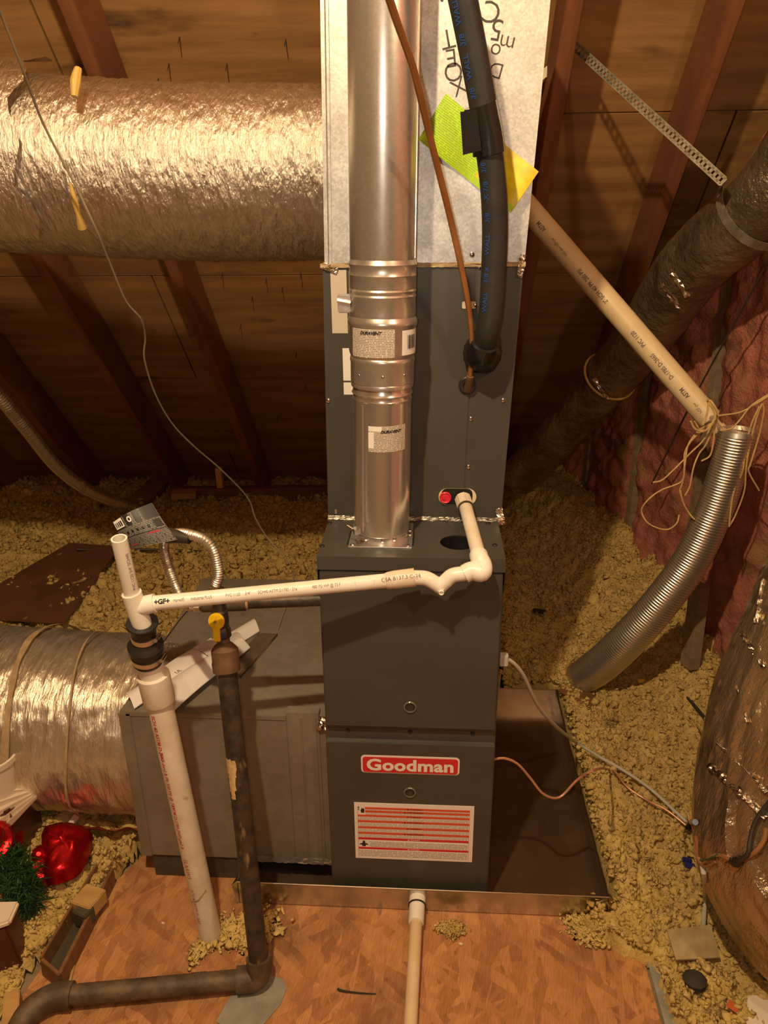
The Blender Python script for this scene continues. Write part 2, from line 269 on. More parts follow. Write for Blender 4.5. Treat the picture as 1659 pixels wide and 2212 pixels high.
mat = {
 'paint': M('painted_steel', GREY, tuple(x*1.15 for x in GREY), 6, .38, 0, .06, 500, rvar=.06),
 'paint_dark': M('painted_steel_dark', (.03, .031, .034), None, rough=.45),
 'galv': galv('galvanised_sheet', (.74, .72, .69), .42, 260, .14, bump=.3, metal=.85),
 'galv_old': galv('dusty_galvanised', (.285, .245, .19), .48, 60, .06, [((.21, .17, .12), 4, .45, .75, (1, 1, 1)), ((.12, .10, .075), 12, .68, .8, (1, 1, 1))], metal=.3),
 'pan': galv('pan_steel', (.42, .29, .18), .25, 30, .06, [((.27, .17, .10), 4, .35, .65, (1, 1, 1))], metal=.84),
 'pan_lip': galv('pan_lip_steel', (.62, .60, .57), .24, 60, .06),
 'vent': galv('vent_pipe_steel', (.76, .73, .68), .29, 260, .05, metal=.86),
 'vent_low': galv('vent_steel_bright', (.78, .75, .71), .22, 400, .03, metal=.88),
 'alu': M('aluminium', (.76, .71, .62), rough=.33, metal=.9),
 'foil_tape': foil('foil_tape', (.82, .78, .72), .2, (1, 1, 1), 90, .8, dist=.002),
 'foil_x': foil('duct_foil_x', (.90, .86, .78), .25, (4.2, 1.5, 1.5), 34, 1, c2=(.72, .66, .57), dist=.0066, metal=.98),
 'foil_ret': foil('duct_foil_clear', (.88, .84, .74), .24, (4, .8, .8), 20, 1, c2=(.74, .67, .52), dist=.0075, metal=.82),
 'foil_dark': M('duct_jacket_dark', (.42, .35, .25), (.22, .18, .13), 9, .26, .8, 1, 30, (1, 1, 1), dist=.013, extra=[((.60, .50, .36), 26, .64, .72, (1, 1, 1))]),
 'foil_big': M('duct_jacket_big', (.64, .47, .28), (.36, .275, .175), 4, .22, .8, 1, 16, (1.2, 1.6, .5), dist=.016),
 'pvc': M('white_pvc', (.88, .85, .77), (.82, .77, .66), 12, .32, spec=.5),
 'pvc_old': M('aged_pvc', (.80, .73, .62), (.68, .58, .45), 14, .38, extra=[((.45, .33, .2), 40, .66, .78, (1, 1, 1))]),
 'pvc_tan': M('tan_pvc', (.74, .58, .36), (.66, .50, .29), 8, .35),
 'rubber': M('black_rubber', (.022, .021, .021), rough=.42, spec=.5),
 'rubber_foam': M('pipe_insulation', (.016, .016, .017), (.026, .025, .024), 30, .52, 0, .1, 300),
 'tape': M('black_tape', (.014, .014, .015), rough=.22),
 'iron': M('black_iron', (.034, .027, .022), (.085, .06, .04), 30, .45, .3, .6, 90, extra=[((.30, .20, .10), 40, .63, .72, (1, 1, .3))]),
 'iron_dirty': M('rusty_iron', (.07, .05, .033), (.155, .105, .06), 24, .6, .2, .4, 80),
 'rust': M('rust_brown', (.12, .062, .033), (.17, .09, .045), 30, .65, .2, .3, 90),
 'copper': M('copper_tube', (.58, .30, .12), (.46, .22, .08), 14, .34, .65),
 'copper_wire': M('copper_wire', (.50, .245, .145), rough=.4, metal=.3),
 'chrome': M('bright_screw', (.75, .74, .72), rough=.18, metal=1),
 'sight': M('sight_ring', (.16, .145, .12), rough=.22, spec=.8),
 'grey_tape': foil('grey_tape', (.22, .205, .18), .3, (1, 1, 1), 90, .8, dist=.002),
 'black': M('black_plastic', (.010, .010, .010), rough=.5),
 'red': M('red_paint', (.62, .025, .03), rough=.4),
 'orange': M('orange_print', (.68, .10, .03), rough=.5),
 'redcap': M('red_plug', (.72, .03, .06), rough=.35),
 'white': M('label_white', (.82, .79, .76), rough=.5),
 'cream': M('cream_foam', (.72, .62, .42), rough=.7),
 'ink': M('black_ink', (.02, .018, .016), rough=.6),
 'ink_soft': M('grey_ink', (.16, .13, .10), rough=.6),
 'marker': M('marker_ink', (.045, .025, .02), rough=.5),
 'ink_red': M('red_ink', (.55, .04, .05), rough=.6),
 'ink_blue': M('blue_ink', (.02, .06, .22), rough=.5),
 'yellow': M('yellow_plastic', (.85, .58, .01), (.80, .51, .01), 30, .42),
 'tag_lime': print_mat('lime_tag', (.44, .70, .015), (.27, .45, .015), 26, 22),
 'tag_amber': M('amber_tag', (.74, .60, .01), (.55, .38, .01), 26, .4),
 'dura': print_mat('silver_label', (.66, .60, .53), (.26, .22, .19), 18, 26, .6),
 'plain_label': print_mat('cream_label', (.74, .66, .56), (.60, .52, .44), 40, 8),
 'fine': print_mat('fine_print', (.80, .77, .74), (.50, .46, .43), 4, 60, .72),
 'tagprint': print_mat('hang_tag_print', (.03, .028, .026), (.26, .245, .22), 26, 30, .55),
 'manual': print_mat('manual_page', (.76, .70, .68), (.40, .35, .34), 34, 24, .5),
 'page': M('paper_white', (.78, .73, .72), rough=.6),
 'osb': osb_mat(),
 'ply': M('plywood_sheathing', (.40, .205, .07), (.27, .13, .044), 3.2, .75, 0, .25, 9, (.6, 5, 5), extra=[((.10, .05, .02), 3, .64, .76, (1, 2.5, 2.5)), ((.07, .035, .015), 18, .72, .8, (1, 1.6, 1.6))], dist=.004),
 'rafter': M('rafter_wood', (.27, .098, .04), (.18, .063, .026), 5, .7, 0, .2, 14, (6, .6, .6)),
 'lumber': M('red_brown_lumber', (.25, .095, .045), (.17, .06, .03), 6, .7, 0, .2, 14, (.6, 6, 6)),
 'lumber_grey': M('grey_lumber', (.30, .22, .13), (.22, .15, .09), 8, .7, 0, .2, 30, (.6, 4, 4)),
 'board': M('brown_hardboard', (.155, .06, .03), (.115, .045, .024), 6, .6, 0, .1, 30, extra=[((.45, .28, .13), 13, .68, .74, (1, 1, 1))]),
 'pale_wood': M('pale_wood', (.50, .30, .11), (.42, .24, .085), 8, .6, 0, .1, 30, (.5, 6, 6)),
 'brown_wood': M('stained_wood', (.21, .10, .038), (.15, .07, .027), 8, .55, 0, .1, 30, (.5, 6, 6)),
 'dark_wood': M('dark_endgrain', (.075, .062, .038), (.05, .04, .026), 30, .7),
 'wool': M('blown_wool', (.68, .49, .18), (.48, .325, .105), 30, .95, 0, .9, 120, detail=6, ramp=(.35, .7), spec=.1, dist=.006, extra=[((.10, .085, .05), 9, .66, .76, (1, 1, 1)), ((.66, .52, .24), 60, .60, .74, (1, 1, 1))]),
 'batt': M('pink_batt', (.50, .18, .125), (.37, .128, .09), 9, .95, 0, 1, 90, detail=6, spec=.08, dist=.008, extra=[((.34, .20, .09), 9, .55, .72, (1, 1, 1)), ((.46, .21, .15), 30, .62, .75, (1, 1, 1))]),
 'string': M('jute_string', (.62, .42, .18), (.52, .33, .13), 60, .8),
 'cable_grey': M('grey_cable', (.50, .46, .40), rough=.5),
 'cable_dark': M('dark_wire', (.035, .028, .022), rough=.5),
 'cable_brown': M('brown_cable', (.28, .13, .05), rough=.5),
 'cable_old': M('dusty_cable', (.26, .21, .14), rough=.7),
 'blue': M('blue_nylon', (.025, .03, .17), rough=.4),
 'ribbon': M('red_foil_ribbon', (.62, .012, .02), (.40, .006, .01), 14, .27, .8, .5, 40, dist=.003),
 'needle': M('green_needles', (.030, .085, .022), (.05, .125, .035), 30, .6),
 'plastic_white': M('white_plastic', (.72, .62, .50), rough=.45),
 'cloth_white': M('white_cloth', (.74, .63, .50), (.66, .54, .42), 10, .7),
 'bin': M('maroon_plastic', (.08, .022, .016), rough=.4),
 'pale_paint': M('pale_paint', (.62, .42, .21), (.48, .31, .14), 90, .7),
 'strap': M('hanger_strap_steel', (.38, .34, .26), (.26, .22, .16), 40, .5, .6),
 'tapeband': M('yellow_cord', (.55, .36, .09), rough=.6),
 'mastic': M('duct_sealant', (.46, .34, .19), (.36, .25, .13), 40, .7, 0, .5, 90),
 'dust_film': M('dust_film', (.46, .36, .19), (.36, .27, .13), 30, .35),
 'greyplastic': M('grey_sheet', (.30, .29, .24), (.22, .21, .17), 20, .6),
 'dark_stuff': M('dark_scrap', (.035, .03, .022), rough=.8),
 'scrap_red': M('red_scrap', (.50, .10, .03), rough=.6),
}
def clear_mat():
    m = bpy.data.materials.new('clear_plastic'); m.use_nodes = True; b = m.node_tree.nodes['Principled BSDF']
    b.inputs['Base Color'].default_value = (.95, .92, .88, 1); b.inputs['Roughness'].default_value = .12; b.inputs['Transmission Weight'].default_value = 1; b.inputs['IOR'].default_value = 1.45; return m
mat['clear'] = clear_mat()
def uv_planar(o, u, v):   # label UVs: 0..1 over its extent along u and v
    me = o.data; uvl = me.uv_layers.new(name='UV'); co = np.array([x.co for x in me.vertices]); a = co@np.array(u, float); b = co@np.array(v, float)
    a = (a-a.min())/(np.ptp(a)+1e-9); b = (b-b.min())/(np.ptp(b)+1e-9)
    for lp in me.loops: uvl.data[lp.index].uv = (a[lp.vertex_index], b[lp.vertex_index])

# ================================================================== STRUCTURE
RS = 1.12; RY, RZ = 2.3, .15                      # underside of the rafters: z = RZ + RS*(RY - y)
def roof(y, off=0): return RZ + RS*(RY-y) + off*math.sqrt(1+RS*RS)
nr = nrm(V(0, RS, 1)); sl = nrm(V(0, 1, -RS)); RIDGE = -1.3
floor = struct('floor', MB().box((-4.2, -3.6, -.06), (1.9, 2.75, -.012)), mat['lumber_grey'], 'attic subfloor below the insulation')
pm = MB().prism([(-.66, .12), (-.735, -.05), (-.76, -.14), (-.79, -.3), (-.9, -1.2), (.62, -1.2), (.53, -.4), (.5, -.25), (.5, -.13), (.42, -.04), (.47, .1), (.47, .78), (-.66, .78)], (0, 0, -.012), (1, 0, 0), (0, 1, 0), .012)
part('panel', pm, mat['osb'], floor, 'oriented strand board walking deck', smooth=0)
# ceiling: roof slope over the unit, the other slope behind the photographer
cm = MB()
y0, y1 = RIDGE, 2.72
cm.hexa([(-4.2, y0, roof(y0, .165)), (1.9, y0, roof(y0, .165)), (1.9, y1, roof(y1, .165)), (-4.2, y1, roof(y1, .165)), (-4.2, y0, roof(y0, .2)), (1.9, y0, roof(y0, .2)), (1.9, y1, roof(y1, .2)), (-4.2, y1, roof(y1, .2))])
zr = roof(y0, .165); cm.hexa([(-4.2, -3.6, zr-2.5), (1.9, -3.6, zr-2.5), (1.9, y0, zr), (-4.2, y0, zr), (-4.2, -3.6, zr-2.45), (1.9, -3.6, zr-2.45), (1.9, y0, zr+.05), (-4.2, y0, zr+.05)])
ceil = struct('ceiling', cm, mat['ply'], 'steep underside of the attic roof')
# plywood sheets, joints left open
xs = [-4.2, -2.64, -1.24, -.2, .36, 1.9]
rows = np.arange(0, 6.2, .61); sy0 = V(0, 2.72, roof(2.72, .15))
for r_ in range(len(rows)-1):
    sh = .6 if r_ % 2 else 0
    xe = sorted(set([-4.2]+[x for x in (-3.4+sh, -.97+sh*1.4, 1.46-sh) if -4.2 < x < 1.9]+[1.9]))
    for xa, xb in zip(xe[:-1], xe[1:]):
        A = sy0 - sl*(rows[r_]+.003); B = sy0 - sl*(rows[r_+1]-.003)
        if B[1] < RIDGE-.2: continue
        part('panel', MB().hexa([(xa+.003, *A[1:]), (xb-.003, *A[1:]), (xb-.003, *B[1:]), (xa+.003, *B[1:])]+[tuple(V(x, *p[1:])+nr*.013) for x, p in ((xa+.003, A), (xb-.003, A), (xb-.003, B), (xa+.003, B))]), mat['ply'], ceil, smooth=0)
for x in (-3.5, -3.05, -2.6, -2.15, -1.7, -1.25, -.81, -.21, .345, .70, 1.1, 1.5):
    a = V(x, 2.66, roof(2.66, .07)); b = V(x, RIDGE, roof(RIDGE, .07))
    part('rafter', MB().bar(a, b, .04, .145, (1, 0, 0)), mat['rafter'], ceil, bevel=.002, smooth=0)
# nails coming through the sheathing
nm_ = MB().lathe([(0, .0016), (.026, .0014), (.031, .0002)], (0, 0, 0), -nr, 6).mesh()
nail = link('nail', nm_, mat['dark_stuff'], ceil); nail.location = V(-.45, .62, roof(.62, .15))
pts = [at(px, py, 1.0) for px, py in ((650, 190), (342, 170), (388, 80), (617, 85), (490, 138), (365, 138), (450, 650), (520, 700), (610, 620), (640, 760), (660, 830), (575, 600), (600, 900), (545, 640), (480, 590), (650, 590))]
for q in pts:
    d = q-CAM; P0 = sy0; t = np.dot(P0-CAM, nr)/np.dot(d, nr); p = CAM+d*t; c = nail.copy(); COL.objects.link(c); c.location = p
# walls
struct('wall_left', MB().box((-4.25, -3.6, -.06), (-4.2, 2.75, 4.8)), mat['ply'], 'far gable end of the attic')
struct('wall_back', MB().box((-4.2, 2.72, -.06), (1.9, 2.77, .35)), mat['ply'], 'low eave wall where the roof meets the floor')
struct('wall_front', MB().box((-4.2, -3.65, -.06), (1.9, -3.6, 2.3)), mat['ply'], 'attic wall behind the photographer')
wA, wB = V(.60, 2.26, 0), V(1.6, -2.0, 0); wd = nrm(wB-wA); wn_ = V(-wd[1], wd[0], 0); wn_ = wn_ if wn_[0] < 0 else -wn_     # wn_ points into the room
LW = np.linalg.norm(wB-wA)
wl = struct('wall_right', MB().hexa([wA-wn_*.1, wB-wn_*.1, wB-wn_*.14, wA-wn_*.14, wA-wn_*.1+V(0, 0, 4.6), wB-wn_*.1+V(0, 0, 4.6), wB-wn_*.14+V(0, 0, 4.6), wA-wn_*.14+V(0, 0, 4.6)]), mat['lumber_grey'], 'knee wall packed with pink insulation')
def wtop(s): return max(.12, roof((wA+wd*s)[1]) - .02)
s = 0.02; k = 0
while s < LW-.3:
    e = min(s+.40, LW); nu, nv = 40, 150
    U_, V_ = np.meshgrid(np.linspace(0, 1, nu), np.linspace(0, 1, nv)); ss_ = s-.012+(e-s+.024)*U_
    tops = np.array([wtop(q) for q in ss_[0]]); Zz = -.01+V_*(tops[None, :]+.01)
    edge = np.minimum(U_, 1-U_)*2; bulge = .06*(1-(1-np.clip(edge*1.4, 0, 1))**3)-.045
    d = bulge+.05*(fbm(ss_*5+k*9, Zz*5, 5, 3)-.44)+.05*(fbm(ss_*20, Zz*20, 9, 4)-.46)
    P = wA[None, None, :]+wd*ss_[..., None]+wn_*d[..., None]; g = MB().grid(P[..., 0], P[..., 1], Zz)
    part('batt', g, mat['batt'], wl, smooth=180)
    if k: 
        q = wA+wd*s-wn_*.045; part('stud', MB().bar(q, q+V(0, 0, wtop(s)), .038, .09, wd), mat['lumber_grey'], wl, bevel=.002)
    s += .408; k += 1

part('stud', MB().bar(at(1512, 1262, .73), at(1490, 1440, .70), .035, .05, (1, .3, 0)), mat['lumber_grey'], wl, 'pale weathered stud standing in the insulation', bevel=.002)
# ================================================================== BLOWN INSULATION
def wall_dist(X, Y): return (X-wA[0])*wn_[0]+(Y-wA[1])*wn_[1]
def osb_left(Y): return np.interp(Y, [-1.2, -.3, -.14, -.05, .1, .2], [-.92, -.80, -.765, -.74, -.665, -.65])
def osb_right(Y): return np.interp(Y, [-1.2, -.4, -.25, -.14, -.05, .0], [.63, .555, .53, .50, .385, .45])
def wool_h(X, Y):
    h = .055+.05*ss(.7, 1.1, Y)+.03*ss(1.2, 2.2, Y)
    wd_ = wall_dist(X, Y); h = h+(.13*ss(.38, .02, wd_)+.10*ss(.9, 1.5, Y)*ss(.30, .0, wd_))*ss(-.15, .25, Y)
    h = h-.035*ss(.06, -.1, Y)
    h = h*(1-.55*ss(-.5, -.8, X)*ss(.75, .5, Y))
    bil = lambda q_, sd: np.abs(vn(X*q_+.6*vn(X*q_*2, Y*q_*2, sd+50), Y*q_+.6*vn(X*q_*2+9, Y*q_*2, sd+60), sd)-.5)*2
    return h+.075*(fbm(X*7, Y*7, 1, 3)-.45)+.042*(.55-bil(22, 2))+.022*(.55-bil(52, 3))+.012*(.55-bil(115, 4))
def wool_mask(X, Y):
    wob = .035*(fbm(X*14, Y*14, 33, 3)-.44)*2
    m = wall_dist(X, Y) > -.06
    m &= ~((X > -.40) & (X < .452) & (Y > -.03) & (Y < .775))
    m &= ~((X > -.66) & (X < -.16) & (Y > -.05) & (Y < .71))
    m &= ~((Y < .12) & (X > osb_left(Y)+wob) & (X < osb_right(Y)+wob))
    m &= ~((X > -.7) & (X < .3) & (Y > .70) & (Y < .76))
    return m
def wool(name, x0, x1, y0_, y1_, st, label, ntuft, tr):
    X, Y = np.meshgrid(np.arange(x0, x1, st), np.arange(y0_, y1_, st)); mk = wool_mask(X, Y)
    # distance to the edge of the mask, by erosion
    d = np.where(mk, 9, 0.); 
    for it in range(9):
        e = d.copy()
        e[1:] = np.minimum(e[1:], d[:-1]+1); e[:-1] = np.minimum(e[:-1], d[1:]+1); e[:, 1:] = np.minimum(e[:, 1:], d[:, :-1]+1); e[:, :-1] = np.minimum(e[:, :-1], d[:, 1:]+1); d = e
    Z = wool_h(X, Y)*np.clip(d*st/.02, 0, 1)**.6-.004*(d < 1)
    Xj = X+(rng.random(X.shape)-.5)*st*.7; Yj = Y+(rng.random(X.shape)-.5)*st*.7
    b = MB(); b.grid(Xj, Yj, Z, mk[:-1, :-1] | mk[1:, 1:])
    t = (1+5**.5)/2; I = np.array([(-1, t, 0), (1, t, 0), (-1, -t, 0), (1, -t, 0), (0, -1, t), (0, 1, t), (0, -1, -t), (0, 1, -t), (t, 0, -1), (t, 0, 1), (-t, 0, -1), (-t, 0, 1)])/1.9
    F = [(0, 11, 5), (0, 5, 1), (0, 1, 7), (0, 7, 10), (0, 10, 11), (1, 5, 9), (5, 11, 4), (11, 10, 2), (10, 7, 6), (7, 1, 8), (3, 9, 4), (3, 4, 2), (3, 2, 6), (3, 6, 8), (3, 8, 9), (4, 9, 5), (2, 4, 11), (6, 2, 10), (8, 6, 7), (9, 8, 1)]
    x = rng.uniform(x0, x1, ntuft); y = rng.uniform(y0_, y1_, ntuft); ok = wool_mask(x, y); x = x[ok]; y = y[ok]; z = wool_h(x, y); n_ = len(x)
    r = rng.uniform(*tr, n_)*np.where(rng.random(n_) < .88, 1, 1.9)
    q = I[None]*r[:, None, None]*rng.uniform(.3, 1.5, (n_, 12, 1))*rng.uniform(.5, 1.6, (n_, 1, 3))
    q += np.stack([x, y, np.maximum(z, 0)+r*rng.uniform(-.3, .7, n_)], -1)[:, None, :]
    b.add(q.reshape(-1, 3), (np.array(F)[None]+12*np.arange(n_)[:, None, None]).reshape(-1, 3).tolist())
    nf = ntuft; x = rng.uniform(x0, x1, nf); y = rng.uniform(y0_, y1_, nf); ok = wool_mask(x, y); x = x[ok]; y = y[ok]; nf = len(x); c_ = np.stack([x, y, np.maximum(wool_h(x, y), 0)], -1)
    dr = rng.normal(0, 1, (nf, 3))*V(1, 1, .7)+V(0, 0, .25); dr /= np.linalg.norm(dr, axis=1)[:, None]; sd_ = np.cross(dr, rng.normal(0, 1, (nf, 3))); sd_ /= np.linalg.norm(sd_, axis=1)[:, None]+1e-9; ln = rng.uniform(1.2, 3.2, (nf, 1))*tr[1]; wd2 = rng.uniform(.0005, .0012, (nf, 1))*(tr[1]/.006)
    b.add(np.stack([c_-sd_*wd2-dr*ln*.3, c_+sd_*wd2-dr*ln*.3, c_+dr*ln], 1).reshape(-1, 3), (np.arange(nf)[:, None]*3+np.arange(3)[None]).tolist())
    return single(name, b, mat['wool'], label, 'insulation', kind='stuff', smooth=180, fix=False)
wool('blown_insulation', .28, 1.32, -.55, 2.3, .0052, 'loose yellow blown insulation heaped between the drain pan and the pink wall', 60000, (.002, .0058))
wool('blown_insulation', -4.1, .28, .68, 2.62, .013, 'loose yellow blown insulation spread over the floor far behind the unit', 40000, (.004, .010))
wool('blown_insulation', -2.2, -.62, -.7, .68, .008, 'loose dusty insulation round the christmas things beside the deck edge', 52000, (.0018, .0046))
# clumps that have strayed
ico = np.array([(-1, 1.618, 0), (1, 1.618, 0), (-1, -1.618, 0), (1, -1.618, 0), (0, -1, 1.618), (0, 1, 1.618), (0, -1, -1.618), (0, 1, -1.618), (1.618, 0, -1), (1.618, 0, 1), (-1.618, 0, -1), (-1.618, 0, 1)])/1.9
icf = np.array([(0, 11, 5), (0, 5, 1), (0, 1, 7), (0, 7, 10), (0, 10, 11), (1, 5, 9), (5, 11, 4), (11, 10, 2), (10, 7, 6), (7, 1, 8), (3, 9, 4), (3, 4, 2), (3, 2, 6), (3, 6, 8), (3, 8, 9), (4, 9, 5), (2, 4, 11), (6, 2, 10), (8, 6, 7), (9, 8, 1)])
tq = ico[None]*rng.uniform(.0008, .0028, (900, 1, 1))*rng.uniform(.2, 1.7, (900, 12, 1))*rng.uniform(.4, 2, (900, 1, 3))+(rng.normal(0, 1, (900, 1, 3))*V(.012, .009, .0035)+V(0, 0, .005)); tq[..., 2] = np.maximum(tq[..., 2], .0005)
cl = single('insulation_clump', MB().add(tq.reshape(-1, 3), (icf[None]+12*np.arange(900)[:, None, None]).reshape(-1, 3).tolist()), mat['wool'], 'small pale tuft of insulation on the deck right of the pan drain pipe', 'insulation', 'stray tufts of insulation', smooth=180, fix=False)
def clump(px, py, sc, rz, label):
    c = cl.copy(); COL.objects.link(c); p = atz(px, py, 0); c.location = (p[0], p[1], 0); c.scale = sc; c.rotation_euler[2] = rz; c['label'] = label; ORG[c.name] = tuple(c.location); return c
cl.location = tuple(atz(975, 2010, 0))
clump(540, 2015, (2.3, 2.3, 1.3), .4, 'grubby tuft of insulation on the deck behind the foot of the black gas pipe')
clump(455, 2030, (2.0, 1.1, .8), 1.2, 'pale tuft of insulation round the foot of the white standpipe')
clump(245, 1855, (1.3, 2.0, 2.4), .2, 'square lump of yellow insulation beside the wooden tray')
clump(1262, 2010, (1.6, 1.4, 1.1), 2.2, 'tuft of insulation against the near corner of the drain pan')

# ================================================================== DRAIN PAN
pan = thing('drain_pan', (.03, .37, .0), 'galvanised drain pan under the grey furnace', 'drain pan')
PX0, PX1, PY0, PY1, PH = -.392, .442, -.02, .765, .0635
part('pan_bottom', MB().box((PX0, PY0, .001), (PX1, PY1, .003)), mat['pan'], pan, smooth=0)
for nm, lo, hi in (('pan_side', (PX0, PY0, .003), (PX1, PY0+.0015, PH)), ('pan_side', (PX0, PY1-.0015, .003), (PX1, PY1, PH)), ('pan_side', (PX0, PY0, .003), (PX0+.0015, PY1, PH)), ('pan_side', (PX1-.0015, PY0, .003), (PX1, PY1, PH))):
    part(nm, MB().box(lo, hi), mat['pan_lip'], pan, smooth=0)
hem = MB()
for a, b in (((PX0, PY0), (PX1, PY0)), ((PX1, PY0), (PX1, PY1)), ((PX1, PY1), (PX0, PY1)), ((PX0, PY1), (PX0, PY0))): hem.tube([(a[0], a[1], PH), (b[0], b[1], PH)], .0022, 8)
part('rolled_rim', hem, mat['pan_lip'], pan)
for x, y, sx_, sy_ in ((PX1, PY0, 1, -1), (PX0, PY0, -1, -1), (PX1, PY1, 1, 1)):
    part('corner_fold', MB().add([(x, y, .002), (x, y, PH+.004), (x+.012*sx_, y+.004*sy_, PH-.004), (x+.006*sx_, y+.002*sy_, .004), (x, y-.02*sy_, .002), (x+.003*sx_, y-.02*sy_, PH)], [(0, 1, 2, 3), (0, 4, 5, 1), (3, 2, 5, 4), (1, 5, 2), (0, 3, 4)]), mat['pan_lip'], pan, smooth=0)

# ================================================================== FURNACE
FWD, FH, FD = .1778, .876, .72
fur = thing('furnace', (0, .36, .003), 'tall dark grey gas furnace cabinet standing in the drain pan', 'furnace')
part('cabinet', MB().box((-FWD, .013, .003), (FWD, FD, FH-.06)).box((-FWD, .19, FH-.06), (FWD, FD, FH-.001)), mat['paint'], fur, bevel=.0015)
# top panel with the round knockout hole
hx, hy, hr, seg = .092, .075, .036, 40; ang = np.linspace(0, 2*math.pi, seg, endpoint=False); bm_ = MB(); inn = []; out = []
for a in ang:
    c, s_ = math.cos(a), math.sin(a); inn.append((hx+hr*c, hy+hr*s_))
    tx = ((FWD if c > 0 else -FWD)-hx)/c if abs(c) > 1e-6 else 9; ty = ((.19 if s_ > 0 else 0)-hy)/s_ if abs(s_) > 1e-6 else 9; t = min(tx, ty); out.append((hx+t*c, hy+t*s_))
# exact corners
for cx, cy in ((-FWD, 0), (FWD, 0), (FWD, .19), (-FWD, .19)):
    k = min(range(seg), key=lambda i: (out[i][0]-cx)**2+(out[i][1]-cy)**2); out[k] = (cx, cy)
zt = FH; vs = [(x, y, zt) for x, y in inn]+[(x, y, zt) for x, y in out]+[(x, y, zt-.0018) for x, y in inn]
bm_.add(vs, [(i, (i+1) % seg, seg+(i+1) % seg, seg+i) for i in range(seg)]+[(i, 2*seg+i, 2*seg+(i+1) % seg, (i+1) % seg) for i in range(seg)])
bm_.add([(-FWD, 0, FH), (FWD, 0, FH), (FWD, 0, .848), (-FWD, 0, .848), (-FWD, .002, .848), (FWD, .002, .848)], [(0, 3, 2, 1), (3, 4, 5, 2)])
bm_.add([(-FWD, 0, FH), (-FWD, .19, FH), (-FWD, .19, .80), (-FWD, .003, .80)], [(0, 1, 2, 3)]); bm_.add([(FWD, 0, FH), (FWD, .19, FH), (FWD, .19, .80), (FWD, .003, .80)], [(3, 2, 1, 0)])
part('top_panel', bm_, mat['paint'], fur, smooth=0)
part('hole_well', MB().lathe([(-.05, .036), (-.0018, .036)], (hx, hy, FH), (0, 0, 1), 40, cap=False).lathe([(-.0005, .036), (0, .0001)], (hx, hy, FH-.05), (0, 0, 1), 40, cap=False), mat['black'], fur)
ud = part('upper_door', MB().box((-FWD+.003, .002, .486), (FWD-.003, .016, .845)), mat['paint'], fur, bevel=.002)
ld = part('lower_door', MB().box((-FWD+.001, 0, .012), (FWD-.001, .016, .446)), mat['paint'], fur, bevel=.0022)
part('door_flange', MB().prism([(0, .4455), (.013, .4475), (.013, .44), (.002, .44)], (-FWD+.003, 0, 0), (0, 1, 0), (0, 0, 1), 2*FWD-.006), mat['paint'], fur, 'bent steel edge catching the light', smooth=0)
part('base_strip', MB().box((-FWD+.004, .004, .003), (FWD-.004, .016, .012)), mat['paint_dark'], fur)
sc_m = MB().lathe([(0, .0045), (.0008, .005), (.0022, .0042), (.003, .002), (.003, .0001)], (0, 0, 0), (0, -1, 0), 10, cap=False).mesh()
def screw(parent, p, m='chrome', s=1, up=False):
    me = sc_m if m == 'chrome' else sc_dark
    o = link('screw', me, mat[m], parent, fix=False, smooth=35); o.location = Vector(p)-Vector(ORG[root_of(parent).name]); o.scale = (s, s, s)
    if up: o.rotation_euler = (-math.pi/2, 0, 0)
    return o
sc_dark = sc_m.copy()
for x in (-.13, 0, .13): screw(fur, (x, .013, .469), 'black', .9)
for px, py in ((712, 1130), (696, 1180), (1054, 1131), (1069, 1178)): screw(fur, atz(px, py, FH), 'black', 1.1, True)
for par, z in ((ud, .539), (ld, .321)):
    y_ = .002 if z > .5 else 0
    sg = part('sight_glass', MB().lathe([(-.001, .013), (.002, .0135), (.0032, .0125), (.0032, .0108), (.0012, .0104)], (0, y_, z), (0, -1, 0), 32, cap=False), mat['sight'], par)
    part('lens', MB().lathe([(.0004, .0104), (.002, .009), (.0032, .005), (.0034, .0001)], (0, y_, z), (0, -1, 0), 24, cap=False), mat['clear'], par)
# badge
bx, bz, bw, bh = .0005, .393, .208, .0465
bd = part('badge', MB().prism(outline('r', bw, bh, .009), (bx, -.0002, bz), (1, 0, 0), (0, 0, 1), -.0012), mat['white'], ld, smooth=0)
X_, Z_ = V(1, 0, 0), V(0, 0, 1)
rd = MB().prism(outline('r', bw-.0075, bh-.0075, .006), (bx, -.0006, bz), X_, Z_, .0005)
part('badge_field', MB().prism(outline('r', bw-.0075, bh-.0075, .006), (bx, -.0015, bz), X_, Z_, .0006), mat['red'], ld, smooth=0)
text('badge_lettering', 'Goodman', .0405, (bx, -.0021, bz-.0012), X_, Z_, mat['white'], ld, bold=.0014, sx=1.1, spacing=1.035)
# warning label
wx0, wx1, wz0, wz1 = -.121, .139, .131, .2885; W_ = wx1-wx0; H_ = wz1-wz0
wlab = part('warning_label', MB().box((wx0, -.0012, wz0), (wx1, -.0001, wz1)), mat['white'], ld, smooth=0)
def strip(name, u0, u1, v0, v1, m, lift=.0005):
    o = part(name, MB().box((wx0+u0*W_, -.0012-lift, wz1-v1*H_), (wx0+u1*W_, -.0011, wz1-v0*H_)), mat[m], ld, smooth=0); return o
bars = [(.07, .105, 'orange', 'WARNING', .06), (.128, .163, 'orange', 'AVERTISSEMENT', .06), (.205, .24, 'orange', 'WARNING', 0), (.305, .34, 'orange', 'AVERTISSEMENT', 0), (.415, .45, 'orange', 'WARNING', 0), (.515, .55, 'orange', 'AVERTISSEMENT', 0), (.615, .65, 'red', 'DANGER', 0), (.79, .825, 'red', 'DANGER', 0)]
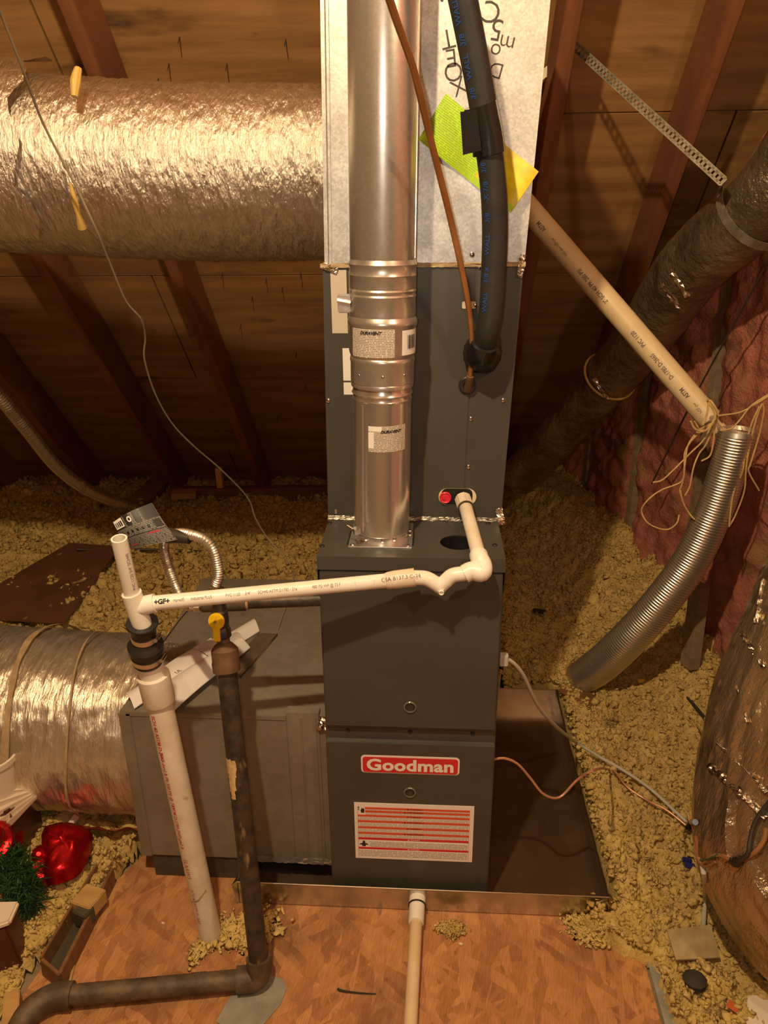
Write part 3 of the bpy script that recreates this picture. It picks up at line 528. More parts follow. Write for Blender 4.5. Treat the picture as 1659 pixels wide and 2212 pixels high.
for v0, v1, m, tx, du in bars:
    strip('warning_bar', .03+du, .965, v0, v1, m)
    text('bar_lettering', '\u25b2 '+tx, .0052, (wx0+.5*W_, -.0018, wz1-(v0+v1)/2*H_), X_, Z_, mat['ink'] if m == 'orange' else mat['white'], ld, lift=.0002)
for i, (v0, v1, u0) in enumerate([(.108, .126, .09), (.166, .2, .09), (.245, .3, .03), (.345, .41, .03), (.455, .51, .03), (.555, .61, .03), (.675, .78, .12), (.835, .955, .03)]):
    o = strip('fine_print', u0+.005, .955, v0, v1, 'fine', .0003); uv_planar(o, X_, Z_)
for u in (.028, .963): strip('label_rule', u, u+.0025, .07, .97, 'red', .0004)
pic = MB().prism([(-.003, -.006), (.003, -.006), (.004, .0), (.0045, .004), (.003, .0035), (.002, .007), (.0008, .004), (0, .008), (-.0012, .004), (-.0028, .007), (-.003, .002), (-.0045, .001)], (wx0+.07*W_, -.0017, wz1-.13*H_), X_, Z_, .0003)
pic.prism([(-.0105, .005), (-.007, .006), (-.0085, -.002), (-.0065, -.003), (-.0095, -.0035), (-.009, .004)], (wx0+.07*W_, -.0017, wz1-.1*H_), X_, Z_, .0003)
pic.prism([(-.0095, -.004), (-.009, -.0015), (-.003, .001), (-.002, .004), (-.003, .006), (0, .008), (.003, .006), (.002, .004), (.003, .001), (.009, -.0015), (.0095, -.004), (.004, -.003), (.004, -.008), (-.004, -.008), (-.004, -.003)], (wx0+.075*W_, -.0017, wz1-.72*H_), X_, Z_, .0003)
part('pictogram', pic, mat['ink'], ld, smooth=0)

# ================================================================== COIL CASE AND PLENUM
CY = .189; CB = .72
cbl, cbr = at(709, 1121, CY), at(1082, 1119, CY); ctl, ctr = at(697, 577, CY), at(1131, 577, CY); ptl, ptr = at(694, -190, CY), at(1208, -190, CY)
def slab(fl, fr, tr_, tl, y0_, y1_):
    g = lambda p, y: (p[0], y, p[2]); return MB().hexa([g(fl, y0_), g(fr, y0_), g(fr, y1_), g(fl, y1_), g(tl, y0_), g(tr_, y0_), g(tr_, y1_), g(tl, y1_)])
coil = thing('coil_case', (0, .45, FH), 'dark grey evaporator coil case stacked on the furnace', 'coil case')
cbl[2] = cbr[2] = FH+.001
part('case', slab(cbl, cbr, ctr, ctl, CY+.0015, CB), mat['paint'], coil, smooth=0)
sb, stp = at(1000, 1119, CY), at(1028, 577, CY); sb[2] = FH+.001; g_ = V(.0012, 0, 0)
part('front_panel', slab(cbl, sb-g_, stp-g_, ctl, CY-.0005, CY+.0014), mat['paint'], coil, bevel=.0004)
part('front_panel', slab(sb+g_, cbr, ctr, stp+g_, CY-.0005, CY+.0014), mat['paint'], coil, bevel=.0004)
for px, py in ((709, 865), (1087, 864), (1017, 904), (1012, 1008), (725, 1105), (1074, 1103), (1027, 659), (1036, 577)): screw(coil, at(px, py, CY-.0005))
part('label_strip', MB().box(at(718, 720, CY-.0011)*V(1, 0, 1)+V(0, CY-.0013, 0), at(748, 583, CY)*V(1, 0, 1)+V(0, CY-.0006, 0)), mat['plain_label'], coil, smooth=0); uv_planar(coil.children[-1], (1, 0, 0), (0, 0, 1))
for a, b in (((742, 822), (766, 752)), ((743, 852), (766, 826))):
    part('label_strip', MB().box(at(*a, CY)*V(1, 0, 1)+V(0, CY-.0013, 0), at(*b, CY)*V(1, 0, 1)+V(0, CY-.0006, 0)), mat['white'], coil, smooth=0)
part('pipe_clip', MB().prism(outline('r', .026, .013, .003), at(1013, 659, CY-.0005), X_, Z_, .0015), mat['plastic_white'], coil, 'small cream clip')
# drain opening
oc = at(988, 1073, CY-.0006)
part('opening_rim', MB().prism(outline('r', .078, .037, .0182, 10), oc, X_, Z_, .0008), mat['cream'], coil, smooth=0)
part('opening', MB().prism(outline('r', .064, .036, .012, 8), oc+V(-.001, -.0008, .0005), X_, Z_, .0008), mat['black'], coil, smooth=0)
pl_ = part('drain_plug', MB().lathe([(0, .0122), (.005, .0122), (.006, .011), (.004, .009), (.004, .0001)], at(962, 1074, CY-.0022), (0, -1, 0), 24, cap=False), mat['redcap'], coil, 'red round plug')
part('plug_slot', MB().box(at(959, 1077, CY-.007)-V(.003, .001, .003), at(959, 1077, CY-.007)+V(.003, .001, .004)), mat['red'], coil)
# tape
def crinkle(a, b, wd, nrm_, n=14, seed=0, amp=.002):
    a = np.array(a); b = np.array(b); d = nrm(b-a); u = nrm(np.cross(nrm_, d)); g = MB(); r = np.random.default_rng(seed)
    L = np.linalg.norm(b-a); T, W = np.meshgrid(np.linspace(0, L, n), np.linspace(-wd/2, wd/2, 5)); hgt = r.random(T.shape)*amp+.0006
    P = a+T[..., None]*d+(W+(r.random(T.shape)-.5)*wd*.14)[..., None]*u+hgt[..., None]*np.array(nrm_); return g.grid(P[..., 0], P[..., 1], P[..., 2])
part('foil_tape', crinkle((cbl[0], CY-.003, FH+.003), (cbr[0], CY-.003, FH+.003), .010, nrm((0, -1, 1)), 60, 2, .0015), mat['grey_tape'], coil, 'crinkled grey foil tape along the joint', smooth=0)
part('foil_tape', crinkle((cbr[0]-.006, CY-.002, FH+.030), (cbr[0]+.001, CY-.012, FH-.004), .014, nrm((.3, -1, .3)), 12, 5, .005), mat['foil_tape'], coil, smooth=0)
part('foil_tape', crinkle((ctr[0]-.008, CY-.002, ctr[2]-.018), (ctr[0]-.003, CY-.002, ctr[2]+.022), .012, nrm((.2, -1, 0)), 14, 6, .005), mat['foil_tape'], coil, smooth=0)
part('foil_tape', crinkle((ctl[0]+.0, CY-.002, ctl[2]+.005), (ctl[0]+.028, CY-.002, ctl[2]-.008), .012, nrm((0, -1, 0)), 12, 8, .004), mat['foil_tape'], coil, smooth=0)
part('line_port', MB().lathe([(0, .034), (.003, .033), (.004, .024)], at(1042, 765, CY-.0005), (0, -1, 0), 24), mat['tape'], coil)
gp = at(1010, 832, CY-.0005)
part('grommet', MB().lathe([(0, .0175), (.003, .0175), (.005, .015), (.0045, .009), (.001, .008), (.001, .0001)], gp, (0, -1, 0), 28, cap=False), mat['rubber'], coil)

plen = thing('supply_plenum', (0, .45, ctl[2]), 'tall galvanised sheet metal plenum above the coil case', 'plenum')
ctl2, ctr2 = at(706, 571, CY), at(1133, 571, CY); zc = ctl[2]+.003; ctl2[2] = ctr2[2] = zc
part('plenum_body', slab(ctl2, ctr2, ptr, ptl, CY, .56), mat['galv'], plen, smooth=0)
part('corner_flange', MB().hexa([(ctl2[0]-.004, CY-.004, zc), (ctl2[0]+.010, CY-.004, zc), (ctl2[0]+.010, CY+.03, zc), (ctl2[0]-.004, CY+.03, zc), (ptl[0]-.004, CY-.004, ptl[2]), (ptl[0]+.010, CY-.004, ptl[2]), (ptl[0]+.010, CY+.03, ptl[2]), (ptl[0]-.004, CY+.03, ptl[2])]), mat['galv'], plen, bevel=.001)
part('seam_rib', MB().tube([(ctl2[0]+.004, CY-.0045, zc), (ptl[0]+.004, CY-.0045, ptl[2])], .0012, 8), mat['galv'], plen)
sd = crinkle((ctl[0]-.004, CY-.002, ctl[2]+.003), (ctr[0]+.003, CY-.002, ctl[2]+.003), .008, (0, -1, 0), 60, 4, .004)
part('sealant_bead', sd, mat['mastic'], plen, 'tan sealant along the bottom edge', smooth=60)
screw(plen, at(1020, 550, CY))
# marker writing, upside down on the sheet
for t, px, py, sz, rz in (('T', 967, 82, .042, 12), ('E', 975, 123, .04, 8), ('O', 979, 153, .042, 8), ('X', 990, 185, .038, 25), (',', 954, 18, .05, 0), ('C', 1062, 24, .046, -15), ('5', 1073, 62, .046, -10), ('m', 1095, 93, .036, -12), ('o', 1070, 110, .036, -12), ('D', 1072, 150, .034, -15)):
    a = math.radians(180+rz); text('marker_writing', t, sz, at(px, py, CY-.0004), (math.cos(a), 0, math.sin(a)), (-math.sin(a), 0, math.cos(a)), mat['marker'], plen, bold=-.0004)
# lime tag stuck on the sheet
tg = thing('energy_tag', tuple(at(1030, 330, CY-.002)), 'lime green and yellow paper tag stuck across the plenum behind the black pipe', 'tag')
q = [at(903, 303, CY-.0015), at(1100, 460, CY-.0015), at(1160, 372, CY-.0015), at(963, 202, CY-.0015)]
def bent(a0, a1, b0, b1, n=16, curl=.0, mgn=0):
    U_, V_ = np.meshgrid(np.linspace(a0, a1, n), np.linspace(b0, b1, 8)); P = (q[0]*(1-U_)[..., None]+q[1]*U_[..., None])*(1-V_)[..., None]+(q[3]*(1-U_)[..., None]+q[2]*U_[..., None])*V_[..., None]
    P[..., 1] -= .004+.018*ss(.7, 1, U_)+.002*np.sin(U_*9)+.01*ss(.35, 0, V_)*ss(.5, 0, U_); 
    g = MB().grid(P[..., 0], P[..., 1], P[..., 2]); g.grid(P[..., 0], P[..., 1]+.0004, P[..., 2]); return g
o = part('paper', bent(0, .57, 0, 1), mat['tag_lime'], tg, 'lime green half printed with small text'); uv_planar(o, q[1]-q[0], q[3]-q[0])
o = part('paper', bent(.57, 1, 0, 1), mat['tag_amber'], tg, 'yellow half curling away'); 
o = part('paper_edge', bent(.38, 1, .0, .14), mat['tag_lime'], tg); o.location.y -= .0006; uv_planar(o, q[1]-q[0], q[3]-q[0])

# ================================================================== VENT PIPE
vx, vy = -.0605, .104
vtop = at(829, -60, vy); lean = (vtop[0]-vx)/(vtop[2]-FH), 0
vent = thing('vent_pipe', (vx, vy, FH), 'shiny galvanised flue pipe rising from the furnace top', 'vent pipe')
def zv(py, r=.055): return at(822, py, vy-r)[2]
vax = nrm(V(lean[0], 0, 1)); vo_ = V(vx, vy, FH)
def vsec(name, prof, m, seg=48, label=None):
    return part(name, MB().lathe([((z-FH)/vax[2], r) for z, r in prof], vo_, vax, seg, cap=False), mat[m], vent, label, smooth=30)
part('flange_plate', MB().box((vx-.062, vy-.062, FH), (vx+.062, vy+.062, FH+.0022)), mat['vent_low'], vent, bevel=.0008)
for x in (vx-.064, vx+.064): part('slot', MB().box((x-.0015, vy-.05, FH-.0002), (x+.0015, vy+.02, FH+.0005)), mat['black'], vent)
for dx, dy in ((-.054, -.054), (.054, -.054), (.056, .0), (.056, .02)): screw(vent, (vx+dx, vy+dy, FH+.0022), 'chrome', .9, True)
vsec('base_collar', [(FH+.002, .052), (FH+.022, .052), (FH+.024, .050)], 'vent_low')
z1 = zv(856); z0_ = FH+.016
vsec('vent_section', [(z0_, .0542), (z0_+.002, .0550), (z0_+.003, .0548), (z1-.016, .0548), (z1-.014, .0560), (z1-.011, .0548), (z1-.006, .0548), (z1-.003, .0572), (z1+.002, .0550), (z1+.012, .0545)], 'vent_low', 56)
z2 = zv(845); z3 = zv(785)
vsec('slip_ring', [(z2-.001, .0560), (z2, .0578), (z2+.006, .0582), (z2+.008, .0574), (z2+.009, .0586), (z3-.006, .0586), (z3-.002, .0598), (z3+.003, .0592), (z3+.006, .0570)], 'vent')
z4 = zv(702); vsec('vent_section', [(z3+.002, .0565), (z3+.010, .0600), (z3+.016, .0612), (z4-.008, .0612), (z4-.004, .0632), (z4, .0636), (z4+.004, .0625), (z4+.010, .0600)], 'vent')
z5 = zv(640); vsec('locking_collar', [(z4+.006, .0590), (z4+.016, .0598), (z5-.006, .0592), (z5-.003, .0604), (z5, .0590), (z5+.004, .0594), (z5+.006, .0604), (z5+.009, .0590)], 'vent')
z6 = zv(574); vsec('slip_ring', [(z5+.008, .0588), (z5+.012, .0595), (z6-.020, .0595), (z6-.018, .0606), (z6-.014, .0595), (z6-.004, .0592), (z6, .0606), (z6+.004, .0590), (z6+.008, .0576)], 'vent')
vsec('vent_section', [(z6+.006, .0572), (z6+.009, .0580), (2.75, .0578)], 'vent', 64)
part('seam', MB().tube([vo_+vax*(z0_+.01-FH)+V(-.034, -.0436, 0), vo_+vax*(z1-.02-FH)+V(-.034, -.0436, 0)], .0012, 6), mat['vent_low'], vent)
part('seam', MB().tube([vo_+vax*(z6+.01-FH)+V(.0566, -.014, 0), vo_+vax*(1.1)+V(.0566, -.014, 0)], .0016, 6), mat['vent'], vent)
for py, x in ((815, -.043), (815, .004), (815, .046)):
    p = at(820, py, vy-.058); a = x/.0586; screw(vent, (vx+.0586*math.sin(a)+.005, vy-.0586*math.cos(a)+.001, p[2]), 'chrome', .6)
for a in (-.55, .1, .55): screw(vent, (vx+.053*math.sin(a), vy-.053*math.cos(a), FH+.012), 'chrome', .9)
part('clamp_lug', MB().box(at(737, 662, vy-.02)*1.0-V(.006, .004, .011), at(752, 640, vy-.02)+V(.004, .004, .004)), mat['vent'], vent, bevel=.002)
part('clamp_bolt', MB().lathe([(-.012, .0045), (.012, .0045)], at(743, 652, vy-.025), (1, 0, -.2), 6), mat['chrome'], vent)
part('clamp_bolt', MB().tube([at(750, 1136, vy-.045), at(772, 1150, vy-.058)], .0028, 8).lathe([(0, .007), (.012, .007)], at(771, 1152, vy-.06), (0, -.2, 1), 6), mat['chrome'], vent)
def vlabel(name, a0, a1, py0, py1, r, m, label=None):
    A, Zz = np.meshgrid(np.linspace(a0, a1, 14), np.linspace(zv(py1), zv(py0), 3)); cx_ = vx+lean[0]*(Zz-FH)
    g = MB().grid(cx_+r*np.sin(A), vy-r*np.cos(A), Zz); o = part(name, g, mat[m], vent, label); uvl = o.data.uv_layers.new(name='UV')
    for lp in o.data.loops: i = lp.vertex_index; uvl.data[lp.index].uv = ((i % 14)/13, (i//14)/2)
    return o
vlabel('label', -.98, .42, 708, 773, .0614, 'dura', 'silver printed label'); vlabel('label', .66, 1.35, 716, 770, .0615, 'white', 'white barcode label'); vlabel('label', -.42, .95, 922, 978, .0551, 'dura', 'printed maker label')
vlabel('label_border', -.42, -.22, 935, 970, .0552, 'white'); vlabel('label_border', -.42, .05, 922, 933, .0552, 'white')
bc = MB()
for i, a in enumerate(np.linspace(.86, 1.2, 9)):
    for_r = .0622; zz0, zz1 = zv(757), zv(727); wdt = .014+.016*((i*7) % 3)/2; p = [(vx+lean[0]*((zz0+zz1)/2-FH)+for_r*math.sin(b), vy-for_r*math.cos(b)) for b in (a, a+wdt)]
    bc.add([(*p[0], zz0), (*p[1], zz0), (*p[1], zz1), (*p[0], zz1)], [(0, 1, 2, 3)])
part('barcode', bc, mat['ink'], vent, smooth=0)
for py, rr, x in ((721, .0614, -.019), (934, .0551, .020)):
    zt = at(820, py, vy-rr)[2]; c = vo_+vax*(zt-FH); ph = x/rr
    # run text round the pipe: bend a flat line
    cu = text('label_lettering', 'DURAVENT', .0076, (0, 0, 0), X_, Z_, mat['ink'], vent, bold=.0004, shear=.35, lift=0); L = V(*ORG[vent.name])
    for q_ in cu.data.vertices:
        x_, z_ = q_.co.x+L[0], q_.co.z+L[2]; a = ph+x_/rr; q_.co = Vector((c[0]+(rr+.0004)*math.sin(a)-L[0], c[1]-(rr+.0004)*math.cos(a)-L[1], zt+z_-L[2]))

# ================================================================== REFRIGERANT LINES
suc = thing('suction_line', tuple(at(1045, 770, CY)), 'thick black foam insulated refrigerant pipe bending into the coil case', 'pipe')
hp = [at(1040, 765, CY-.002), at(1045, 752, .150), at(1052, 722, .118), at(1061, 670, .112), at(1066, 590, .110), at(1069, 500, .106), at(1066, 410, .098), at(1056, 320, .088), at(1042, 220, .078), at(1020, 100, .064), at(998, -10, .05), at(980, -90, .04)]
part('insulation_sleeve', MB().tube(hp, .0222, 24, 90), mat['rubber_foam'], suc)
part('tape_wrap', MB().tube([at(1041, 768, CY-.004), at(1043, 758, .152), at(1050, 735, .126)], [.036, .035, .027], 20, 12, rf=lambda s_, a: 1+.05*np.sin(a*5+s_*200)), mat['tape'], suc, 'shiny black tape round the pipe end')
part('tape_wrap', crinkle(at(1012, 745, CY-.03), at(1030, 765, CY-.04), .02, nrm((-.4, -1, 0)), 8, 3, .004), mat['foil_tape'], suc, 'scrap of foil tape', smooth=0)
tp = [at(1038, 225, .076), at(1046, 262, .081), at(1053, 300, .085), at(1057, 332, .088)]
part('tape_band', MB().tube(tp, .0262, 24, 12, rf=lambda s_, a: 1+.04*np.sin(a*3+1)+.02*np.sin(a*8+s_*90)), mat['tape'], suc, 'black tape band')
fl_ = [at(1030, 236, .054), at(1040, 325, .061), at(1000, 335, .068), at(994, 242, .063)]
part('tape_flap', MB().hexa([p for p in fl_]+[p+V(0, -.0015, 0) for p in fl_]), mat['tape'], suc)
HP = spline(hp, 90)
for py, t in ((18, 'WALL'), (80, '3/8'), (135, 'WALL'), (195, '3/8'), (355, '3/8'), (405, 'X 7/8'), (470, '3/8'), (530, 'WALL'), (590, '3/8 x'), (650, 'WALL')):
    P2 = [(np.dot(p-CAM, UP)/np.dot(p-CAM, FW)) for p in HP]; yy = [1106-FPX*k for k in P2]; i = int(np.argmin([abs(k-py) for k in yy])); i = min(max(i, 1), 88)
    d = nrm(HP[i-1]-HP[i+1]); d = -d; tocam = nrm(CAM-HP[i]); sd_ = nrm(np.cross(tocam, d)); fr = nrm(tocam-d*np.dot(tocam, d)); rad = nrm(fr*.9-V(1, 0, 0)*.62); rad = nrm(rad-d*np.dot(rad, d))
    text('printed_lettering', t, .013, HP[i]+rad*.0222, d, np.cross(rad, d), mat['ink_blue'], suc, bold=.0003, wrap=(HP[i], .0224))
liq = thing('liquid_line', tuple(gp), 'thin bare copper tube curving out of the coil case', 'pipe')
lp_ = [at(1010, 842, CY-.002), at(1013, 828, .172), at(1019, 780, .150), at(1020, 735, .128), at(1012, 660, .105), at(996, 575, .075), at(970, 460, .035), at(930, 300, -.03), at(893, 150, -.105), at(855, 40, -.165), at(832, -30, -.2), at(815, -90, -.23)]
part('tube', MB().tube(lp_, .0053, 14, 90), mat['copper'], liq)
part('joint', MB().tube([at(1010, 843, CY-.004), at(1013, 828, .171), at(1016, 812, .162)], .0072, 12), mat['rust'], liq, 'brazed dark copper joint')

# ================================================================== CONDENSATE DRAIN
drn = thing('condensate_drain', tuple(at(1000, 1075, CY)), 'white plastic condensate pipe with trap and tee in front of the furnace', 'drain pipe')
pa = at(1000, 1078, CY-.004); pb = at(1006, 1096, .155); pc = at(1036, 1207, -.024); pe = at(1040, 1224, -.04)
part('adapter', MB().tube([pa, pb], .0175, 8).lathe([(0, .0168), (.026, .0168), (.028, .0160), (.028, .0134)], pa, pb-pa, 24), mat['pvc_old'], drn)
part('glue_ring', MB().tube([pb+nrm(pc-pb)*.001, pb+nrm(pc-pb)*.0035], .0169, 24), mat['dark_wood'], drn)
part('pipe', MB().tube([pb, pc], .0134, 24), mat['pvc_old'], drn)
te = at(1003, 1240, -.045)
part('elbow', MB().tube([pc+nrm(pb-pc)*.012, pc, pe+V(.002, .006, .0), pe+V(.0, -.006, -.008), te+(pe-te)*.45, te], [.0172, .0172, .018, .018, .0172, .0170], 24, 30), mat['pvc'], drn)
tb = at(951, 1266, -.047); t2 = at(896, 1247, -.047)
part('trap', MB().tube([te+(pe-te)*.1, at(978, 1243, -.045), at(962, 1256, -.046), tb+V(-.004, 0, -.004)], .0138, 24, 20).tube([t2-(te-t2)*.1, at(918, 1249, -.047), at(937, 1258, -.047), tb+V(.004, 0, -.004)], .0138, 24, 20).lathe([(0, .0052), (.0035, .0048), (.0035, .0036), (.0025, .0034), (.0025, .0001)], tb+V(.002, -.0125, -.006), (0, -1, -.15), 16, cap=False), mat['pvc'], drn)
c0, c1 = t2, at(838, 1254, -.05); gl = at(330, 1303, -.135); ax_ = nrm(gl-c1)
part('coupling', MB().tube([c0, c0+(c1-c0)*.75, c1, c1+ax_*.006], [.0172, .0170, .0158, .0136], 24), mat['pvc_old'], drn)
part('pipe', MB().tube([c1-ax_*.008, gl+ax_*.01], .0134, 28), mat['pvc'], drn)
t_top, t_bot = at(284, 1281, -.142), at(308, 1352, -.135); tax = nrm(t_top-t_bot)
part('tee', MB().tube([t_bot, t_top], .0174, 28).tube([t_top+(t_bot-t_top)*.42, gl+ (c1-gl)*.01], [.0168, .0172], 24), mat['pvc'], drn)
r_top = at(257, 1163, -.165)
part('riser', MB().lathe([(0, .0134), (np.linalg.norm(r_top-t_top)+.02, .0134), (np.linalg.norm(r_top-t_top)+.02, .0104), (.05, .0104)], t_top-nrm(r_top-t_top)*.02, r_top-t_top, 28, cap=False), mat['pvc'], drn)
# printing along the pipe
def pipe_print(parent, p0, p1, r, items, m, name='printed_lettering', face=None, flip=False):
    d = nrm(p1-p0); L = np.linalg.norm(p1-p0)
    for f_, t, sz, b, mm, *sx_ in items:
        c = p0+d*L*f_; tc = nrm(CAM-c); rad = nrm(tc-d*np.dot(tc, d)) if face is None else nrm(np.array(face)-d*np.dot(face, d)); up_ = np.cross(rad, d)
        dd, uu = (d, up_) if not flip else (-d, -up_)
        text(name, t, sz, c+rad*r, dd, uu, mat[mm or m], parent, bold=b, wrap=(c, r), sx=sx_[0] if sx_ else 1)
tc_ = nrm(CAM-gl); 
pipe_print(drn, gl, c1, .0134, [(.043, '+GF+', .0118, .0006, 'ink', .95), (.112, 'Harvel\u00ae', .0085, 0, None, .66), (.205, 'Industrial PLUS', .0085, 0, None, .70), (.335, 'PVC 1120', .0085, 0, None, .74), (.398, '3/4"', .0085, 0, None, .8), (.522, 'SCH40 ASTM D1785 - 21a', .0085, 0, None, .74), (.73, '480 PSI WP @ 73 F', .0085, 0, None, .74), (.895, '[__________]', .008, -.0002, None, .8)], 'ink_soft', face=tc_+V(0, 0, .10))
pipe_print(drn, c1, c0, .0172, [(.5, 'CSA B137.3 C-24', .010, 0, 'ink_soft')], 'ink_soft', face=tc_+V(0, 0, .15))
pipe_print(drn, t_top, r_top, .0134, [(.45, 'PVC 1120 3/4" SCH40', .0085, 0, 'ink_soft')], 'ink_soft', face=nrm(V(.9, -.6, 0)))

# ================================================================== STANDPIPE
sp0 = atz(456, 2022, 0); sp1 = at(344, 1512, -.102); sax = nrm(sp1-sp0); Ls = np.linalg.norm(sp1-sp0)
stand = thing('standpipe', tuple(sp0), 'thick white drain standpipe rising from a hole in the deck', 'drain pipe')
part('pipe', MB().tube([sp0-V(0, 0, .01), sp1], .0242, 32), mat['pvc_old'], stand)
h1 = at(331, 1458, -.105); part('hub', MB().tube([sp1-sax*.004, sp1+(h1-sp1)*.02, h1, h1+sax*.001], [.029, .0305, .0305, .026], 32), mat['pvc_old'], stand)
b1 = at(319, 1425, -.112); part('bushing', MB().tube([h1, b1], .0242, 32), mat['pvc'], stand)
rb = nrm(t_bot-b1); Lr = np.linalg.norm(t_bot-b1)
rc = part('rubber_coupling', MB().lathe([(-.004, .027), (0, .0285), (.024*1, .0285), (.026, .0315), (.040, .0325), (.048, .027), (.052, .0235), (.058, .0225), (Lr-.004, .0225), (Lr+.002, .0250), (Lr+.006, .0285), (Lr+.009, .0275), (Lr+.009, .0180)], b1, rb, 40, cap=False), mat['rubber'], stand)
for t0, r in ((.006, .0298), (.058, .0235)):
    part('hose_clamp', MB().lathe([(t0, r-.001), (t0, r), (t0+.011, r), (t0+.011, r-.001)], b1, rb, 40, cap=False), mat['alu'], stand, 'steel band clamp')
    e1 = nrm(V(1, -.25, 0)); part('clamp_screw', MB().tube([b1+rb*(t0+.005)+e1*(r+.003)+V(0, -.009, 0), b1+rb*(t0+.005)+e1*(r+.003)+V(0, .012, 0)], .0042, 8), mat['chrome'], stand)
part('dirt_smear', MB().tube([sp0+sax*.13+V(-.018, -.0165, -.008), sp0+sax*.137+V(0, -.025, -.004), sp0+sax*.15+V(.018, -.0168, .004)], .0018, 6, 10), mat['mastic'], stand, 'dried glue smear')
pipe_print(stand, sp1, sp0, .0242, [(.12, 'SCH 40 ASTM D-2665', .0115, .0002, None), (.285, '[NSF-dwv] & PR 330 PSI @ 73\u00b0F', .0105, .0001, None), (.47, 'ASTM D-1785 [NSF-pw] &', .0105, .0001, None), (.65, '1LAAW3', .014, 0, None), (.82, 'SCH 40 ASTM D-2665', .0105, 0, None)], 'ink_red', face=nrm(V(-.42, -1, .1)))

# ================================================================== GAS LINE
gas = thing('gas_line', tuple(atz(560, 2110, 0)), 'rusty black iron gas pipe with elbow and yellow shutoff valve', 'gas pipe')
ge = atz(563, 2112, .03); gt = at(489, 1440, -.055); gax = nrm(gt-ge); gl0 = atz(150, 2150, .03); gh = nrm(gl0-ge)
part('upright_pipe', MB().tube([ge+gax*.03, gt], .0196, 24), mat['iron'], gas)
for (px, py, hw_, hh_, sd_) in ((497, 1640, .011, .017, 1), (503, 1668, .008, .02, 2), (505, 1695, .005, .010, 3)):
    tt = (py-1440)/(2112-1440); c_ = gt+(ge-gt)*tt*1.02; a_, z_ = np.meshgrid(np.linspace(-1, 1, 9), np.linspace(-1, 1, 7)); jj = np.random.default_rng(sd_); a_ = (a_+(jj.random(a_.shape)-.5)*.5)*hw_/.0196-.45; z_ = z_+(jj.random(z_.shape)-.5)*.4
    e_ = nrm(np.cross((0, -1, 0), gax)); f_ = nrm(np.cross(gax, e_)); f_ = f_ if f_[1] < 0 else -f_
    P_ = c_+gax*(z_*hh_)[..., None]+(np.sin(a_)[..., None]*V(1, 0, 0)+np.cos(a_)[..., None]*f_)*.0201
    part('paint_patch', MB().grid(P_[..., 0], P_[..., 1], P_[..., 2]), mat['pale_paint'], gas, 'flaking tan paint')
part('elbow', MB().tube([ge+gax*.045, ge+gax*.032, ge+gax*.012+gh*.002, ge+gh*.012-gax*.0, ge+gh*.036, ge+gh*.048], [.0255, .0255, .0245, .0245, .0255, .0255], 24, 24), mat['iron_dirty'], gas)
part('floor_pipe', MB().tube([ge+gh*.03, gl0], .0196, 24), mat['iron_dirty'], gas)
thr = MB()
for k in range(8): thr.tube([ge+gh*(.11+.004*k), ge+gh*(.1118+.004*k)], .0206, 20)
part('thread', thr, mat['iron_dirty'], gas)
part('elbow', MB().tube([gl0-gh*.006, gl0+gh*.03, gl0+gh*.06+V(-.004, -.02, -.006), gl0+gh*.075+V(-.0, -.055, -.012), gl0+gh*.075+V(0, -.09, -.012)], [.0255, .0255, .025, .0245, .0245], 24, 24), mat['iron_dirty'], gas)
rd0 = gt-gax*.006; rl = [(-.01, .0205), (-.008, .0265), (.008, .0275), (.012, .0262), (.034, .0262), (.044, .0185), (.048, .0135)]
part('reducing_coupling', MB().lathe(rl, gt, gax, 28), mat['rust'], gas)
v0 = gt+gax*.046; vt = at(472, 1306, -.03); vax2 = nrm(vt-v0)
part('nipple', MB().tube([v0-gax*.004, v0+vax2*.02], .0125, 16), mat['iron_dirty'], gas)
part('valve_body', MB().lathe([(.012, .014), (.016, .0175), (.03, .0178), (.034, .015), (.05, .0165), (.064, .0165), (.068, .013), (.10, .012)], v0, vax2, 8), mat['iron'], gas)
vd = nrm(V(-.12, -1, .25)); hc = at(469, 1341, -.055); fu, fv = perp(vd); hu = nrm(np.cross(V(0, 0, 1), vd)); hv = np.cross(vd, hu)
part('valve_stem', MB().tube([hc-vd*.0, hc-vd*.03], .008, 12), mat['iron'], gas)
vh = part('valve_handle', MB().lathe([(0, .0155), (.003, .0163), (.006, .0155), (.0065, .008), (.0065, .0001)], hc, vd, 32).bar(hc+vd*.005, at(471, 1384, -.062)+vd*.004, .013, .006, hu).bar(hc+vd*.007+hv*.012, hc+vd*.007-hv*.012, .005, .004, hu), mat['yellow'], gas, 'yellow lever handle', bevel=.0012)
part('handle_screw', MB().lathe([(.007, .003), (.010, .003), (.0105, .001)], hc, vd, 10), mat['chrome'], gas)
# tee above the valve, union left, pipe into the furnace
tee = at(470, 1303, .0); pf = at(687, 1297, .06); pfx = nrm(V(1, .12, .0)); pf = tee+pfx*(-.18-tee[0])/pfx[0]+V(0, 0, 0)
part('tee', MB().tube([tee-pfx*.03, tee+pfx*.055], .0172, 16).tube([tee, tee+V(0, 0, .03)], .0165, 16), mat['iron_dirty'], gas)
part('furnace_pipe', MB().tube([tee+pfx*.05, pf+pfx*.012], .0135, 20), mat['iron'], gas)
part('pipe_dope', MB().tube([tee+pfx*.052, tee+pfx*.060], .0152, 16), mat['mastic'], gas)
part('union', MB().lathe([(0, .012), (.004, .016), (.014, .016), (.018, .011)], tee-pfx*.03, -pfx, 6), mat['alu'], gas)
part('flare_nut', MB().lathe([(0, .0125), (.014, .0125), (.018, .010)], tee+V(0, 0, .022), (0, 0, 1), 6), mat['chrome'], gas)
con = thing('gas_connector', tuple(tee+V(0, 0, .04)), 'looped corrugated steel gas connector above the yellow valve', 'gas connector')
